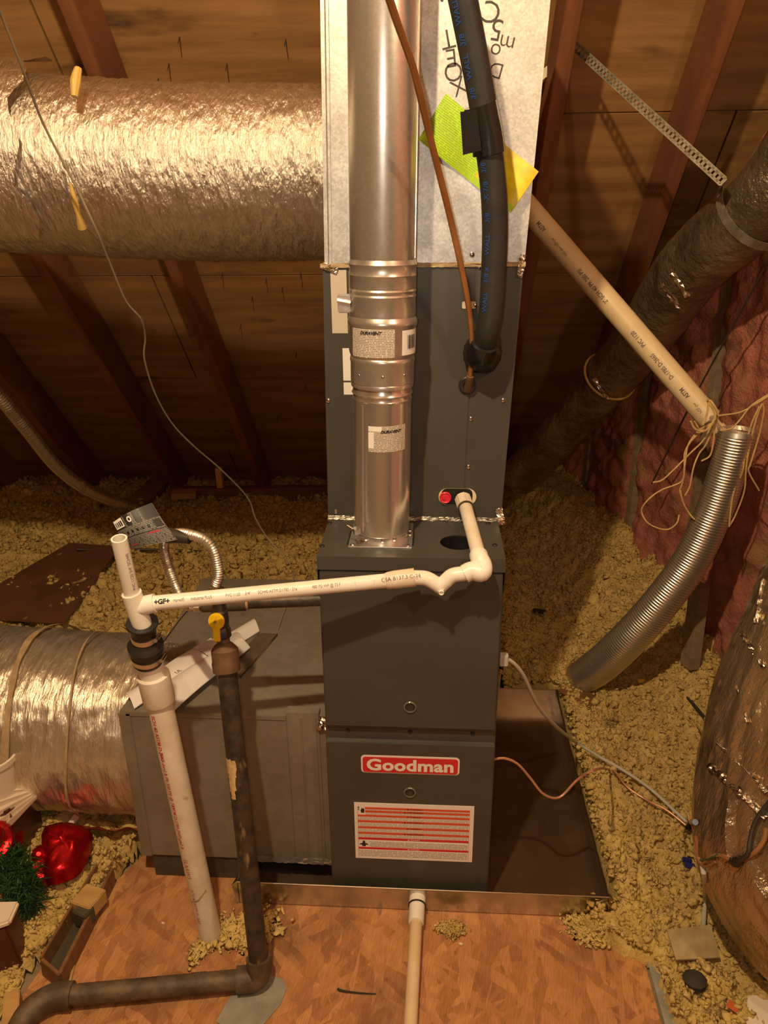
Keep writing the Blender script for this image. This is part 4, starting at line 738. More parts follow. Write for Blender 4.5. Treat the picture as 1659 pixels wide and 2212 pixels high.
cp = [tee+V(0, 0, .04), at(472, 1240, .0), at(464, 1196, .002), at(447, 1170, .006), at(420, 1157, .018), at(388, 1152, .035), at(362, 1160, .05), at(354, 1185, .055), at(366, 1230, .05), at(388, 1285, .04), at(405, 1308, .02), tee-pfx*.048]
part('corrugated_hose', MB().tube(cp, .0096, 18, 460, rf=lambda s_, a: 1+.09*math.sin(s_*2*math.pi/.0046)), mat['alu'], con)
tagt = thing('hang_tag', tuple(at(315, 1130, .02)), 'black paper hang tag with tiny print curled over the corrugated gas hose', 'tag')
U_, V_ = np.meshgrid(np.linspace(0, 1, 24), np.linspace(0, 1, 16))
qa, qb, qc, qd = at(283, 1186, -.005), at(383, 1166, .01), at(328, 1086, .03), at(243, 1128, .0)
def tagsurf(u, v):
    p = (qa*(1-u)[..., None]+qb*u[..., None])*(1-v)[..., None]+(qd*(1-u)[..., None]+qc*u[..., None])*v[..., None]
    return p+V(-.1, -.75, .3)*(.018*np.sin(math.pi*u)*1.0)[..., None]+V(0, -.3, .1)*(.02*np.sin(math.pi*v))[..., None]
P = tagsurf(U_, V_); nn = V(.1, .8, -.4)*.0006; g = MB().grid(P[..., 0], P[..., 1], P[..., 2]); P2 = P+nn; g.grid(P2[..., 0], P2[..., 1], P2[..., 2])
o = part('tag_sheet', g, mat['tagprint'], tagt); uvl = o.data.uv_layers.new(name='UV')
for lp in o.data.loops: i = lp.vertex_index % (24*16); uvl.data[lp.index].uv = ((i % 24)/23, (i//24)/15)
def tagpatch(name, u0, u1, v0, v1, m, k=.0006, n=6):
    a, b = np.meshgrid(np.linspace(u0, u1, n), np.linspace(v0, v1, n)); Q = tagsurf(a, b)-nn/.0006*k; return part(name, MB().grid(Q[..., 0], Q[..., 1], Q[..., 2]), mat[m], tagt)
tagpatch('tag_panel', .0, 1, .66, 1, 'black'); tagpatch('barcode_patch', .02, .27, .70, .98, 'white', .0010); 
for k in range(4): tagpatch('barcode_bar', .05+.05*k, .075+.055*k, .74, .9, 'ink', .0014, 3)
tagpatch('tag_line', .0, 1, .36, .375, 'black', .0010, 10); tagpatch('tag_red_print', .62, .86, .30, .33, 'ink_red', .001, 5); tagpatch('tag_red_print', .1, .3, .09, .12, 'ink_red', .001, 5); tagpatch('tag_box', .84, .98, .42, .62, 'black', .001, 5)
a = np.linspace(0, 2*math.pi, 17); ring = tagsurf(.44+.05*np.cos(a)[None, :]*np.array([[1], [.55]]), .83+.085*np.sin(a)[None, :]*np.array([[1], [.55]]))-nn/.0006*.0012
part('tag_emblem', MB().grid(ring[..., 0], ring[..., 1], ring[..., 2]), mat['white'], tagt)
sq = MB()
for k in range(6):
    u_ = .1+.12*k; a_, b_ = np.meshgrid(np.linspace(u_, u_+.05, 3), np.linspace(.455, .52, 3)); Q = tagsurf(a_, b_)-nn/.0006*.0012; sq.grid(Q[..., 0], Q[..., 1], Q[..., 2])
part('tag_icons', sq, mat['black'], tagt)
Q0 = at(368, 1160, .02); part('tag_sleeve', MB().tube([at(362, 1156, .03), at(388, 1160, .022), at(410, 1164, .018)], [.016, .0125, .0105], 16, 10), mat['cable_dark'], tagt)

# ================================================================== RETURN PLENUM, RETURN DUCT
ret = thing('return_plenum', (-.4, .35, .064), 'dusty sheet metal return box joined to the furnace side', 'plenum')
BX0, BX1, BY0, BY1, BZ0, BZ1 = -.632, -.179, .045, .69, .066, .476
part('box_shell', MB().box((BX0, BY0, BZ0), (BX1, BY1, BZ1)), mat['galv_old'], ret, bevel=.002)
part('front_hem', MB().box((BX0+.012, BY0-.003, BZ1-.011), (-.268, BY0+.004, BZ1+.0015)), mat['galv_old'], ret, bevel=.001)
part('front_sheet', MB().box((BX0+.026, BY0-.0012, BZ0+.004), (-.268, BY0, BZ1-.012)), mat['galv_old'], ret, smooth=0)
part('corner_flange', MB().box((BX0-.004, BY0-.003, BZ0), (BX0+.022, BY0+.03, BZ1-.004)), mat['galv_old'], ret, bevel=.001)
part('drive_cleat', MB().box((-.266, BY0-.004, BZ0), (-.196, BY0+.02, BZ1+.012)), mat['galv_old'], ret, 'upright cleat standing above the top edge', bevel=.001)
part('cleat_rib', MB().tube([(-.235, BY0-.004, BZ0+.002), (-.235, BY0-.004, BZ1)], .0022, 8).tube([(-.203, BY0-.004, BZ0+.002), (-.203, BY0-.004, BZ1)], .0016, 8), mat['galv_old'], ret)
part('connecting_flange', MB().box((-.196, BY0-.002, BZ0), (-.179, BY0+.02, BZ1-.01)), mat['galv_old'], ret, bevel=.001)
part('foil_tape', crinkle((-.192, BY0-.006, BZ1-.028), (-.182, BY0-.006, BZ1+.006), .022, (0, -1, 0), 10, 12, .006), mat['foil_tape'], ret, smooth=0)
part('bottom_edge', crinkle((-.36, BY0-.003, BZ0+.008), (BX1, BY0-.003, BZ0+.006), .018, (0, -1, 0), 30, 13, .003), mat['galv'], ret, 'bright bent bottom edge', smooth=60)
part('base_runner', MB().box((BX0+.02, BY0+.004, .0), (-.40, BY1, BZ0)), mat['dark_wood'], ret)
def flexduct(name, path, r, m, label, cat, seg=72, n=200, fold=.03, fs=60, sq=1.0, group=None, seed=3, partname='duct_jacket', longi=0):
    root = thing(name, tuple(path[0]), label, cat, group)
    def rf(s_, a):
        wv = 1.6*vn(5*np.cos(a)+9, 5*np.sin(a)+s_*6+9, seed+8)
        return 1+fold*.55*(np.abs(vn(s_*fs+wv*2, 7*np.cos(a)+7*np.sin(a)+20, seed)-.5)*2-.5)+fold*.45*(fbm(s_*fs*.3+wv, 4*np.sin(a)+3*np.cos(a)+9, seed+4, 3)-.45)+longi*(np.abs(vn(9*np.cos(a)+9*np.sin(2*a)+s_*7+40, np.full_like(a, s_*2.5)+3*np.sin(a), seed+31)-.5)*2-.5)
    part(partname, MB().tube(path, r, seg, n, rf=rf), mat[m], root, smooth=60); return root
sd1 = flexduct('supply_flex_duct', [V(-1.75, .46, 1.62), V(-1.2, .44, 1.60), V(-.8, .43, 1.575), V(-.5, .42, 1.556), V(-.155, .42, 1.55)], [.18, .182, .178, .172, .168], 'foil_x', 'wide foil wrapped flexible duct running into the plenum side', 'duct', 120, 520, .04, 90)
jp = [at(173, 150, .28), at(168, 175, .268), at(165, 210, .258), at(158, 330, .245), at(150, 390, .25), at(160, 440, .26), at(178, 480, .28)]
part('tape_strip', MB().tube([p+V(0, -.008, 0) for p in jp[:3]], [.007, .010, .006], 8, 8), mat['tapeband'], sd1, 'yellow tape end')
part('tape_strip', MB().tube([at(152, 395, .232), at(160, 430, .238), at(170, 465, .248), at(178, 492, .262)], [.002, .006, .005, .009], 8, 10), mat['tapeband'], sd1, 'hanging strip of yellow tape')
part('joint_flap', MB().add(*(lambda A, Z_: (np.stack([-.80+.05*Z_+.012*np.sin(A*9), .43-.196*np.cos(A)*(1+.02*np.sin(A*23)), 1.578+.196*np.sin(A)*(1+.02*np.sin(A*23))], -1).reshape(-1, 3), [(i*24+j, i*24+j+1, (i+1)*24+j+1, (i+1)*24+j) for i in range(5) for j in range(23)]))(*np.meshgrid(np.linspace(-.9, 1.7, 24), np.linspace(-1, 1, 6)))), mat['foil_x'], sd1, 'overlapping edge of the outer sleeve', smooth=60)
sd2 = flexduct('return_flex_duct', [V(-1.9, .34, .27), V(-1.3, .315, .262), V(-.9, .305, .255), V(-.625, .30, .25)], [.225, .23, .232, .225], 'foil_ret', 'wrinkled foil flexible duct running into the return box', 'duct', 96, 340, .055, 42, seed=21)
for x, w_ in ((-.945, .016), (-.80, .005)):
    A, W_2 = np.meshgrid(np.linspace(-.9, 2.6, 70), np.linspace(-.5, .5, 4)); R_ = .239+.006*vn(A*6, W_2+3, 77)
    Xx = x+.010*np.sin(A*3)+W_2*w_*(.6+.8*vn(A*5, A*0+x*50, 4)); part('tape_band', MB().grid(Xx, .306-R_*np.cos(A), .256+R_*np.sin(A)), mat['mastic'], sd2, 'dirty tape round the duct', smooth=60)
A, Xx = np.meshgrid(np.linspace(-1.25, -.62, 26), np.linspace(-.90, -.65, 40)); R_ = .252+.03*fbm(Xx*22, A*9, 8, 3)
part('torn_liner', MB().grid(Xx, .305-R_*np.cos(A), .255+R_*np.sin(A)), mat['batt'], sd2, 'pink fibre showing through the torn jacket', smooth=70)
A, Xx = np.meshgrid(np.linspace(-1.45, -1.12, 10), np.linspace(-1.02, -.66, 40)); R_ = .25+.012*fbm(Xx*22, A*9, 18, 3)
part('torn_liner', MB().grid(Xx, .305-R_*np.cos(A), .255+R_*np.sin(A)), mat['tapeband'], sd2, 'yellow edge of the torn jacket', smooth=70)

# papers on the return box
man = thing('manual', tuple(atz(450, 1450, BZ1)), 'folded white instruction booklet lying on the return box', 'booklet')
def leaf(name, corners, bulge, m, z, lab=None, n=12):
    c = [atz(px, py, z) for px, py in corners]; U_, V_ = np.meshgrid(np.linspace(0, 1, n), np.linspace(0, 1, 6)); P = (c[0]*(1-U_)[..., None]+c[1]*U_[..., None])*(1-V_)[..., None]+(c[3]*(1-U_)[..., None]+c[2]*U_[..., None])*V_[..., None]
    P[..., 2] += bulge*np.sin(math.pi*V_)+.004*np.sin(U_*5); g = MB().grid(P[..., 0], P[..., 1], P[..., 2]); g.grid(P[..., 0], P[..., 1], P[..., 2]-.0015)
    o = part(name, g, mat[m], man, lab); uvl = o.data.uv_layers.new(name='UV'); k = n*6
    for lp in o.data.loops: i = lp.vertex_index % k; uvl.data[lp.index].uv = ((i//n)/5, (i % n)/(n-1))
leaf('page', [(290, 1530), (560, 1360), (545, 1335), (270, 1500)], .015, 'page', BZ1+.008)
leaf('page', [(365, 1545), (540, 1395), (500, 1385), (350, 1480)], .02, 'page', BZ1+.018, 'curling white back page')
leaf('page', [(368, 1475), (475, 1405), (455, 1375), (335, 1455)], .006, 'page', BZ1+.022)
leaf('page', [(470, 1432), (528, 1378), (510, 1362), (415, 1400)], .006, 'manual', BZ1+.023, 'page with grey printed text')
lm = atz(385, 1450, BZ1+.030); du = nrm(atz(420, 1428, 0)-atz(385, 1450, 0))
text('printed_emblem', 'UL', .014, lm, du, np.cross((0, 0, 1), du), mat['ink_soft'], man)
bg = [atz(px, py, BZ1+.004) for px, py in ((500, 1440), (560, 1370), (600, 1372), (520, 1465))]
single('plastic_sleeve', MB().hexa([p for p in bg]+[p+V(0, 0, .006) for p in bg]), mat['clear'], 'clear plastic sleeve beside the booklet on the return box', 'bag')
wr = single('metal_shavings', MB().tube([atz(355+6*math.cos(k*.9)+k*1.2, 1392+6*math.sin(k*.9), BZ1+.006+.002*(k % 3)) for k in range(22)], .0009, 5, 90), mat['alu'], 'curled bright metal shavings on the return box beside the standpipe', 'shavings')
single('stray_wire', MB().tube([atz(352, 1388, BZ1+.002), atz(372, 1360, BZ1+.004), atz(395, 1330, BZ1+.003), atz(412, 1312, BZ1+.003)], .001, 5, 12), mat['cable_dark'], 'thin dark wire offcut on the return box', 'wire')

# ================================================================== PAN DRAIN
pd_ = thing('pan_drain', tuple(atz(900, 1960, .03)), 'pale plastic pipe leading from the pan front over the deck', 'drain pipe')
d0 = at(902, 1920, PY0)*V(1, 1, 0)+V(0, 0, .036); d1 = atz(886, 2225, .018); d1 = d0+(d1-d0)*1.35; dx = nrm(d1-d0)
part('nut', MB().tube([d0+dx*-.006, d0+dx*.016], .0185, 24), mat['pvc'], pd_)
part('gasket', MB().tube([d0+dx*.016, d0+dx*.019], .020, 24), mat['rubber'], pd_)
part('adapter', MB().tube([d0+dx*.019, d0+dx*.06, d0+dx*.061], [.0176, .0168, .014], 24), mat['pvc'], pd_)
part('pipe', MB().tube([d0+dx*.05, d1], .0134, 24), mat['pvc_tan'], pd_, 'dusty cream pipe')

# ================================================================== RIGHT SIDE: DUCTS, PVC, STRAP, STRINGS
ddk = flexduct('dark_flex_duct', [at(1790, 240, .5), at(1665, 425, .6), at(1500, 570, .85), at(1380, 740, 1.15), at(1260, 880, 1.42), at(1165, 985, 1.6), at(1120, 1030, 1.68)], [.088, .088, .09, .088, .085, .085, .08], 'foil_dark', 'dark grimy flexible duct sloping down along the pink wall', 'duct', 48, 240, .05, 34, seed=40)
for px, py, y_, r in ((1318, 812, 1.29, .091),):
    c = at(px, py, y_); dv = nrm(at(1260, 880, 1.42)-at(1380, 740, 1.15)); e, g_2 = perp(dv)
    part('cord_band', MB().tube([c+(e*math.cos(a_)+g_2*math.sin(a_))*r for a_ in np.linspace(0, 2*math.pi, 40)], .004, 8), mat['tapeband'], ddk, 'yellow cord tied round the duct')
for t_, sd__ in ((.22, 3), (.26, 7), (.62, 9)):
    Pp = spline([at(1665, 425, .6), at(1500, 570, .85), at(1380, 740, 1.15), at(1260, 880, 1.42), at(1165, 985, 1.6)], 50); i = int(t_*49); dv = nrm(Pp[i+1]-Pp[i-1]); e, g_2 = perp(dv); tcm = nrm(CAM-Pp[i]); tcm = nrm(tcm-dv*np.dot(tcm, dv)); sdv = np.cross(dv, tcm)
    part('foil_tear', crinkle(Pp[i]+tcm*.085-sdv*.045+dv*.02, Pp[i]+tcm*.085+sdv*.035-dv*.015, .016, tcm, 10, sd__, .008), mat['foil_tape'], ddk, smooth=0)
stp_ = thing('hanger_strap', tuple(at(1560, 390, .52)), 'perforated grey hanger strap looped under the dark duct', 'strap')
sa, sb_ = at(1215, 75, .95), at(1562, 392, .545); sd_ = nrm(sb_-sa); un = nrm(np.cross(nrm(CAM-sa), sd_)); b = MB(); nh = 46; Lh = np.linalg.norm(sb_-sa); hw = .0105
# ladder-like strap: two rails and the webs between the slots
for s_ in (-1, 1): b.bar(sa+un*s_*hw*.70, sb_+un*s_*hw*.70, hw*.66, .001, un)
for k in range(nh+1): p = sa+(sb_-sa)*k/nh; b.bar(p-sd_*Lh/nh*.29, p+sd_*Lh/nh*.29, hw*1.6, .001, un)
part('strap_run', b, mat['strap'], stp_, smooth=0)
c = at(1640, 447, .64); dv = nrm(at(1500, 570, .85)-at(1790, 240, .5)); tcm = nrm(CAM-c); tcm = nrm(tcm-dv*np.dot(tcm, dv)); sdv = np.cross(dv, tcm); sdv = sdv if sdv[0] > 0 else -sdv
RR = [c+dv*(.02*k_/15.)+(tcm*math.cos(a_)+sdv*math.sin(a_))*.099 for k_, a_ in enumerate(np.linspace(-1.25, 1.3, 16))]; b = MB(); b.bar(sb_, RR[0], .02, .0012, dv)
for i in range(15): b.bar(RR[i], RR[i+1]+(RR[i+1]-RR[i])*.05, .024, .0012, dv)
part('strap_loop', b, mat['strap'], stp_)
single('hanger_strap', MB().bar(at(1160, 170, .98), at(1225, 122, .98), .022, .001, (0, .2, 1)), mat['strap'], 'short end of grey strap nailed to the rafter beside the plenum', 'strap')
# PVC intake pipe
pv0, pv1 = at(1120, 425, .92), at(1533, 905, .66); pvd = nrm(pv1-pv0); pv0 = pv0-pvd*.25
pvt = thing('pvc_vent_pipe', tuple(pv1), 'long tan plastic pipe slanting down from behind the plenum', 'pipe')
part('pipe', MB().tube([pv0, pv1], .0302, 28), mat['pvc_tan'], pvt)
part('pipe_stub', MB().tube([pv1-pvd*.004, pv1+pvd*.05], .016, 16).tube([pv1+pvd*.028, pv1+pvd*.038], .02, 16), mat['pvc_tan'], pvt)
pipe_print(pvt, at(1120, 425, .92), pv1, .0302, [(.14, 'ASTM', .016, .0004, None, .75), (.235, 'NSF-dwv NSF-pw', .012, 0, None, .7), (.41, '2" SCH 40 PR 280 PSI', .016, .0003, None, .8), (.645, 'PVC 1120', .016, .0004, None, .75), (.765, 'D-1785 D-2665', .016, .0003, None, .8), (.88, 'ASTM', .016, .0005, None, .75), (.945, 'NSF-pw', .012, 0, None, .8)], 'ink_soft', face=nrm(CAM-pv1)+V(-.12, 0, -.1), flip=True)
# aluminium flex
alf = thing('aluminium_flex_pipe', tuple(atz(1260, 1475, .1)), 'ribbed silver aluminium pipe curving down into the insulation', 'duct')
ap = [at(1592, 938, .60), at(1573, 1010, .60), at(1540, 1110, .60), at(1490, 1215, .60), at(1420, 1310, .61), at(1355, 1383, .64), at(1305, 1430, .70), at(1268, 1458, .77), at(1246, 1474, .84), at(1240, 1480, .86)+V(-.005, .03, -.07)]
part('ribbed_tube', MB().tube(ap, [.045, .046, .048, .052, .054, .054], 36, 760, rf=lambda s_, a: 1+.045*(2*abs((s_/.0078) % 1-.5)-.5)), mat['alu'], alf, smooth=60)
part('crushed_end', MB().tube([ap[0]+V(.0, 0, .012), ap[0]], [.043, .046], 28, 4, cap=False), mat['alu'], alf)
# strings
st = thing('jute_strings', tuple(pv1), 'tangle of tan strings tied round the end of the tan pipe', 'string')
def strand(pts_, y_=.59, r=.0021):
    P = [at(px, py, y_+(i % 3)*.004) for i, (px, py) in enumerate(pts_)]; part('strand', MB().tube(P, r, 6, max(16, 6*len(P))), mat['string'], st)
strand([(1500, 910), (1515, 930), (1540, 922), (1552, 900), (1560, 897), (1600, 890), (1640, 868), (1700, 830)]); strand([(1555, 930), (1580, 925), (1600, 905), (1625, 875), (1680, 840)])
strand([(1535, 915), (1500, 945), (1480, 975), (1478, 1010), (1472, 1040), (1430, 1058), (1405, 1075), (1388, 1095), (1387, 1110), (1400, 1130), (1425, 1142), (1445, 1143), (1462, 1130), (1467, 1112)])
strand([(1535, 915), (1510, 930), (1487, 960), (1480, 1000), (1476, 1035), (1468, 1060)]); strand([(1545, 915), (1525, 960), (1510, 980), (1498, 1010), (1490, 1050), (1480, 1070)])
strand([(1540, 912), (1520, 950), (1490, 980), (1455, 1015), (1430, 1037), (1410, 1042)]); strand([(1545, 915), (1540, 960), (1533, 985), (1515, 996)]); strand([(1470, 1060), (1475, 1085), (1485, 1105), (1500, 1122)], .58); strand([(1468, 1062), (1480, 1095), (1497, 1120)], .58)
strand([(1492, 910), (1500, 925), (1515, 932), (1530, 925), (1545, 898), (1530, 868), (1525, 865)], .57, .003); strand([(1518, 918), (1528, 890), (1532, 865), (1545, 880), (1552, 898)], .57, .0028)
strand([(1646, 872), (1635, 900), (1620, 960), (1612, 1010), (1608, 1060), (1590, 1110), (1575, 1138)], .555); strand([(1648, 872), (1650, 890), (1640, 940), (1622, 1000), (1618, 1020), (1640, 1060)], .555); strand([(1640, 878), (1622, 920), (1610, 970), (1606, 1010), (1600, 1030), (1592, 1038)], .555); strand([(1575, 1138), (1580, 1090), (1588, 1050)], .55)
single('dark_wire', MB().tube([at(1672, 540, .62), at(1610, 655, .72), at(1500, 858, .88), at(1408, 1045, 1.05)], .0028, 6, 20), mat['cable_dark'], 'thin straight dark wire in front of the pink wall', 'wire')
# big foil duct, near right
bgd = flexduct('big_flex_duct', [V(.965, .13, 1.247), V(.915, .07, 1.02), V(.865, .015, .75), V(.84, -.03, .46), V(.845, -.11, .285), V(.98, -.21, .235), V(1.25, -.32, .2)], [.128, .163, .205, .245, .26, .24, .2], 'foil_big', 'large loose foil duct sagging to the floor in front of the pink wall', 'duct', 140, 220, .05, 14, seed=60, longi=.05)
from mathutils.bvhtree import BVHTree
def bvh(o):
    L = np.array(ORG[root_of(o).name]); return BVHTree.FromPolygons([tuple(np.array(v.co)+L) for v in o.data.vertices], [tuple(p.vertices) for p in o.data.polygons])
TR = [bvh(bgd.children[0]), bvh(bpy.data.objects['blown_insulation'])]
def hit(px, py, lift=.006):
    d = nrm(ray(px, py)); best = 9
    for t_ in TR:
        q_ = t_.ray_cast(Vector(CAM), Vector(d))
        if q_[0] is not None: best = min(best, q_[3])
    return CAM+d*((best if best < 9 else 1.6)-lift)
def hitpath(px_pts, lift=.010, step=14):
    out = []; Pq = spline([(a, b, 0) for a, b in px_pts], 200); L = np.concatenate([[0], np.cumsum(np.linalg.norm(np.diff(Pq, axis=0), axis=1))])
    ds = []; qs = []
    for s_ in np.arange(0, L[-1]+.1, step):
        a, b = np.interp(s_, L, Pq[:, 0]), np.interp(s_, L, Pq[:, 1]); h = hit(a, b, lift); ds.append(np.linalg.norm(h-CAM)); qs.append((a, b))
    ds = np.array(ds); lo = np.array([ds[max(0, i-2):i+3].min() for i in range(len(ds))]); lo = np.convolve(np.pad(lo, 2, 'edge'), np.ones(5)/5, 'valid')
    return [CAM+nrm(ray(*q_))*d_ for q_, d_ in zip(qs, lo)]
for k, (a_, b_, w__) in enumerate((((1650, 1250), (1632, 1345), .008), ((1530, 1650), (1600, 1712), .014), ((1600, 1712), (1655, 1765), .012), ((1600, 1365), (1650, 1440), .008), ((1505, 1565), (1560, 1640), .005), ((1545, 1600), (1640, 1690), .004), ((1590, 1480), (1615, 1560), .005), ((1630, 1900), (1657, 1940), .005), ((1640, 1695), (1659, 1712), .008))):
    part('foil_seam', crinkle(hit(*a_), hit(*b_), w__, nrm(CAM-hit(*a_)), 16, 70+k, .006), mat['foil_tape'], bgd, 'bright crumpled foil seam', smooth=0)

# ================================================================== WIRES ON THE RIGHT
cg = thing('control_cable', tuple(at(1085, 1425, .05)), 'grey control cable drooping from the furnace side to the splice', 'cable')
cpth = [at(1085, 1425, .04), at(1104, 1428, .05), at(1130, 1458, .07), at(1160, 1520, .12), at(1200, 1568, .20)]+hitpath([(1245, 1604), (1300, 1638), (1340, 1660), (1400, 1700), (1450, 1745), (1490, 1782)], .014)
part('cable', MB().tube(cpth, .0042, 10, 60), mat['cable_grey'], cg)
part('strain_relief', MB().box(at(1077, 1436, .045)-V(0, .008, 0), at(1098, 1413, .045)+V(0, .008, 0)), mat['cable_grey'], cg, 'pale square connector', bevel=.002)
tw = thing('copper_wire', tuple(at(1072, 1640, .02)), 'single copper coloured wire waving across the pan to the splice', 'wire')
part('wire', MB().tube([at(1068, 1640, .02), at(1090, 1638, .02), at(1118, 1650, .02), at(1145, 1680, .02), at(1170, 1712, .015), at(1195, 1724, .02), at(1215, 1718, .03), at(1250, 1682, .04), at(1290, 1661, .05)]+hitpath([(1315, 1662), (1330, 1668), (1355, 1700), (1400, 1730), (1440, 1750), (1488, 1788)], .010), .0028, 8, 90), mat['copper_wire'], tw)
spl = thing('wire_splice', tuple(hit(1500, 1860, .012)), 'bundle of spliced thermostat wires with blue connectors against the foil duct', 'wires')
part('tape_wrap', MB().tube([hit(1484, 1790, .012), hit(1494, 1778, .012), hit(1502, 1776, .012)], [.007, .009, .006], 10, 8), mat['tape'], spl, 'black tape')
part('wire', MB().tube([hit(1494, 1780, .012), hit(1504, 1810, .012), hit(1506, 1845, .012), hit(1518, 1866, .012), hit(1535, 1850, .012), hit(1560, 1848, .012), hit(1590, 1860, .012)], .0032, 8, 40), mat['copper_wire'], spl)
part('wire', MB().tube([hit(1497, 1782, .012), hit(1501, 1830, .012), hit(1510, 1862, .012), hit(1525, 1872, .012), hit(1545, 1862, .012)], .0026, 8, 30), mat['cable_brown'], spl)
part('wire', MB().tube([hit(1512, 1858, .012), hit(1530, 1856, .012), hit(1552, 1845, .012)], .002, 6, 14), mat['needle'], spl, 'green wire')
part('cable', MB().tube([hit(1517, 1870, .012), hit(1522, 1900, .012), hit(1523, 1940, .012), hit(1520, 1985, .012), hit(1519, 2010, .012), hit(1519, 2030, .012)], .0050, 10, 24), mat['cable_grey'], spl, 'grey cable running down into the insulation')
part('cable', MB().tube([hit(1555, 1848, .012), hit(1575, 1856, .012), hit(1600, 1858, .012), hit(1630, 1842, .012), hit(1650, 1815, .012), hit(1655, 1790, .012)], .0042, 8, 30), mat['cable_brown'], spl)
part('cable', MB().tube([hit(1588, 1866, .012), hit(1615, 1845, .012), hit(1620, 1820, .012), hit(1630, 1780, .012), hit(1652, 1745, .012), hit(1690, 1700, .012)], .0045, 8, 30), mat['cable_dark'], spl, 'black wire')
part('tape_wrap', MB().tube([hit(1575, 1856, .012), hit(1588, 1862, .012), hit(1600, 1856, .012)], [.006, .011, .007], 10, 8), mat['tape'], spl)
bcn = part('wire_connector', MB().box(V(-.011, -.005, -.005), V(.011, .005, .005)), mat['blue'], spl, 'blue crimp connector', bevel=.0015)
bcn.data.transform(Matrix.Translation(Vector(ORG[spl.name])))
bcn.location = Vector(hit(1484, 1858, .012))-Vector(ORG[spl.name]); bcn.rotation_euler = (0, .25, 0)
for px, py, ry in ((1490, 1870, .1), (1513, 1828, 1.4)): c = copy_at(bcn, at(px, py, .06), (0, ry, 0))

# ================================================================== FAR LEFT, BACK
lfx = thing('thin_flex_pipe', tuple(atz(250, 1085, .12)), 'thin ribbed metal pipe sloping down at the dark far end of the attic', 'duct')
part('ribbed_tube', MB().tube([at(-60, 790, 1.15), at(0, 858, 1.25), at(60, 930, 1.36), at(120, 1005, 1.5), at(180, 1052, 1.64), at(240, 1080, 1.8), at(300, 1100, 1.95)], .025, 20, 420, rf=lambda s_, a: 1+.05*math.sin(s_*2*math.pi/.011)), mat['alu'], lfx)
part('cable_tie', MB().tube([at(178, 1040, 1.6), at(184, 1056, 1.6), at(178, 1066, 1.62)], .006, 6), mat['alu'], lfx)
single('hanging_cable', MB().tube([at(-20, -20, -.05), at(0, 25, -.02), at(45, 140, .04), at(95, 270, .12), at(160, 395, .17), at(205, 490, .2), at(238, 570, .26), at(272, 650, .32), at(305, 690, .36), at(314, 730, .4), at(312, 775, .43), at(335, 850, .5), at(372, 915, .58), at(420, 965, .66), at(478, 1015, .74), at(535, 1075, .82), at(552, 1120, .84), at(580, 1165, .85), at(620, 1210, .8), atz(634, 1252, BZ1+.003), atz(600, 1360, BZ1+.003)], .0022, 8, 160), mat['cable_old'], 'thin grey cable hanging past the foil duct down to the return box', 'cable')
bp_ = [atz(-120, 1330, .15), atz(140, 1345, .15), atz(258, 1180, .17), atz(150, 1172, .17)]
single('hardboard_sheet', MB().hexa([p-V(0, 0, .006) for p in bp_]+[p for p in bp_]), mat['board'], 'dark brown hardboard sheet lying on the insulation above the foil duct', 'board')
single('ceiling_joist', MB().bar(atz(368, 1072, .15), atz(720, 1068, .15), .05, .09, (0, 1, 0)), mat['lumber'], 'red brown joist lying across the far insulation', 'joist')
single('wood_offcut', MB().bar(atz(372, 1068, .19), atz(425, 1066, .19), .07, .03, (0, 1, 0)), mat['pale_wood'], 'pale wood offcut on the end of the far joist', 'wood')
single('wood_offcut', MB().bar(at(477, 1052, 1.9), at(472, 1010, 1.9), .026, .03, (1, 0, 0)), mat['pale_wood'], 'short pale upright block standing on the far joist', 'wood')
single('wood_offcut', MB().bar(atz(290, 1100, .15), atz(360, 1030, .16), .11, .05, (1, .4, 0)), mat['lumber_grey'], 'weathered grey timber end among the far insulation', 'wood')
single('pipe_support', MB().tube([atz(165, 1187, .18), atz(250, 1186, .15), atz(400, 1190, .13), atz(490, 1196, .12)], .006, 6, 20), mat['cable_dark'], 'dark cable lying across the shaded insulation', 'cable')

# ================================================================== CHRISTMAS THINGS, LEFT
gar = thing('christmas_garland', tuple(atz(20, 1900, .02)), 'green artificial pine garland lying beside the wooden tray', 'garland')
gc = spline([atz(-90, 1850, .14), atz(-10, 1850, .13), atz(45, 1900, .10), atz(60, 1955, .06)], 30)
part('stem', MB().tube(gc, .004, 6), mat['cable_dark'], gar)
nb = MB()
for i in range(1500):
    c = gc[rng.integers(0, 30)]+rng.normal(0, 1, 3)*V(.012, .016, .010); d = nrm(rng.normal(0, 1, 3)+V(.3, -.4, .4)); L = rng.uniform(.025, .06); e, g_2 = perp(d); w__ = .0014
    nb.add([c-e*w__, c+e*w__, c+d*L*.6+g_2*.004+e*w__*.8, c+d*L, c+d*L*.6+g_2*.004-e*w__*.8], [(0, 1, 2, 3, 4)])
o = part('needles', nb, mat['needle'], gar, smooth=0, fix=False); o['kind'] = 'stuff'
bow = thing('red_bow', tuple(atz(130, 1850, .05)), 'shiny red foil ribbon bow on the insulation beside the garland', 'bow')
def ribbon(name, path, wid, n=40, lab=None, tilt=0):
    P = spline(path, n); T = np.gradient(P, axis=0); T /= np.linalg.norm(T, axis=1)[:, None]; up = nrm(wid); W = np.linalg.norm(wid); k = np.linspace(0, 1, n)
    prof = np.linspace(-.5, .5, 7); rows_ = np.array([P+np.outer(np.full(n, W*q_), up)+np.cross(T, up)*(.012*(.25-q_*q_)+.003*np.sin(k*22+q_*5))[:, None] for q_ in prof]); g = MB().grid(rows_[..., 0], rows_[..., 1], rows_[..., 2])
    return part(name, g, mat['ribbon'], bow, lab, smooth=60)
B0 = atz(85, 1850, .09)
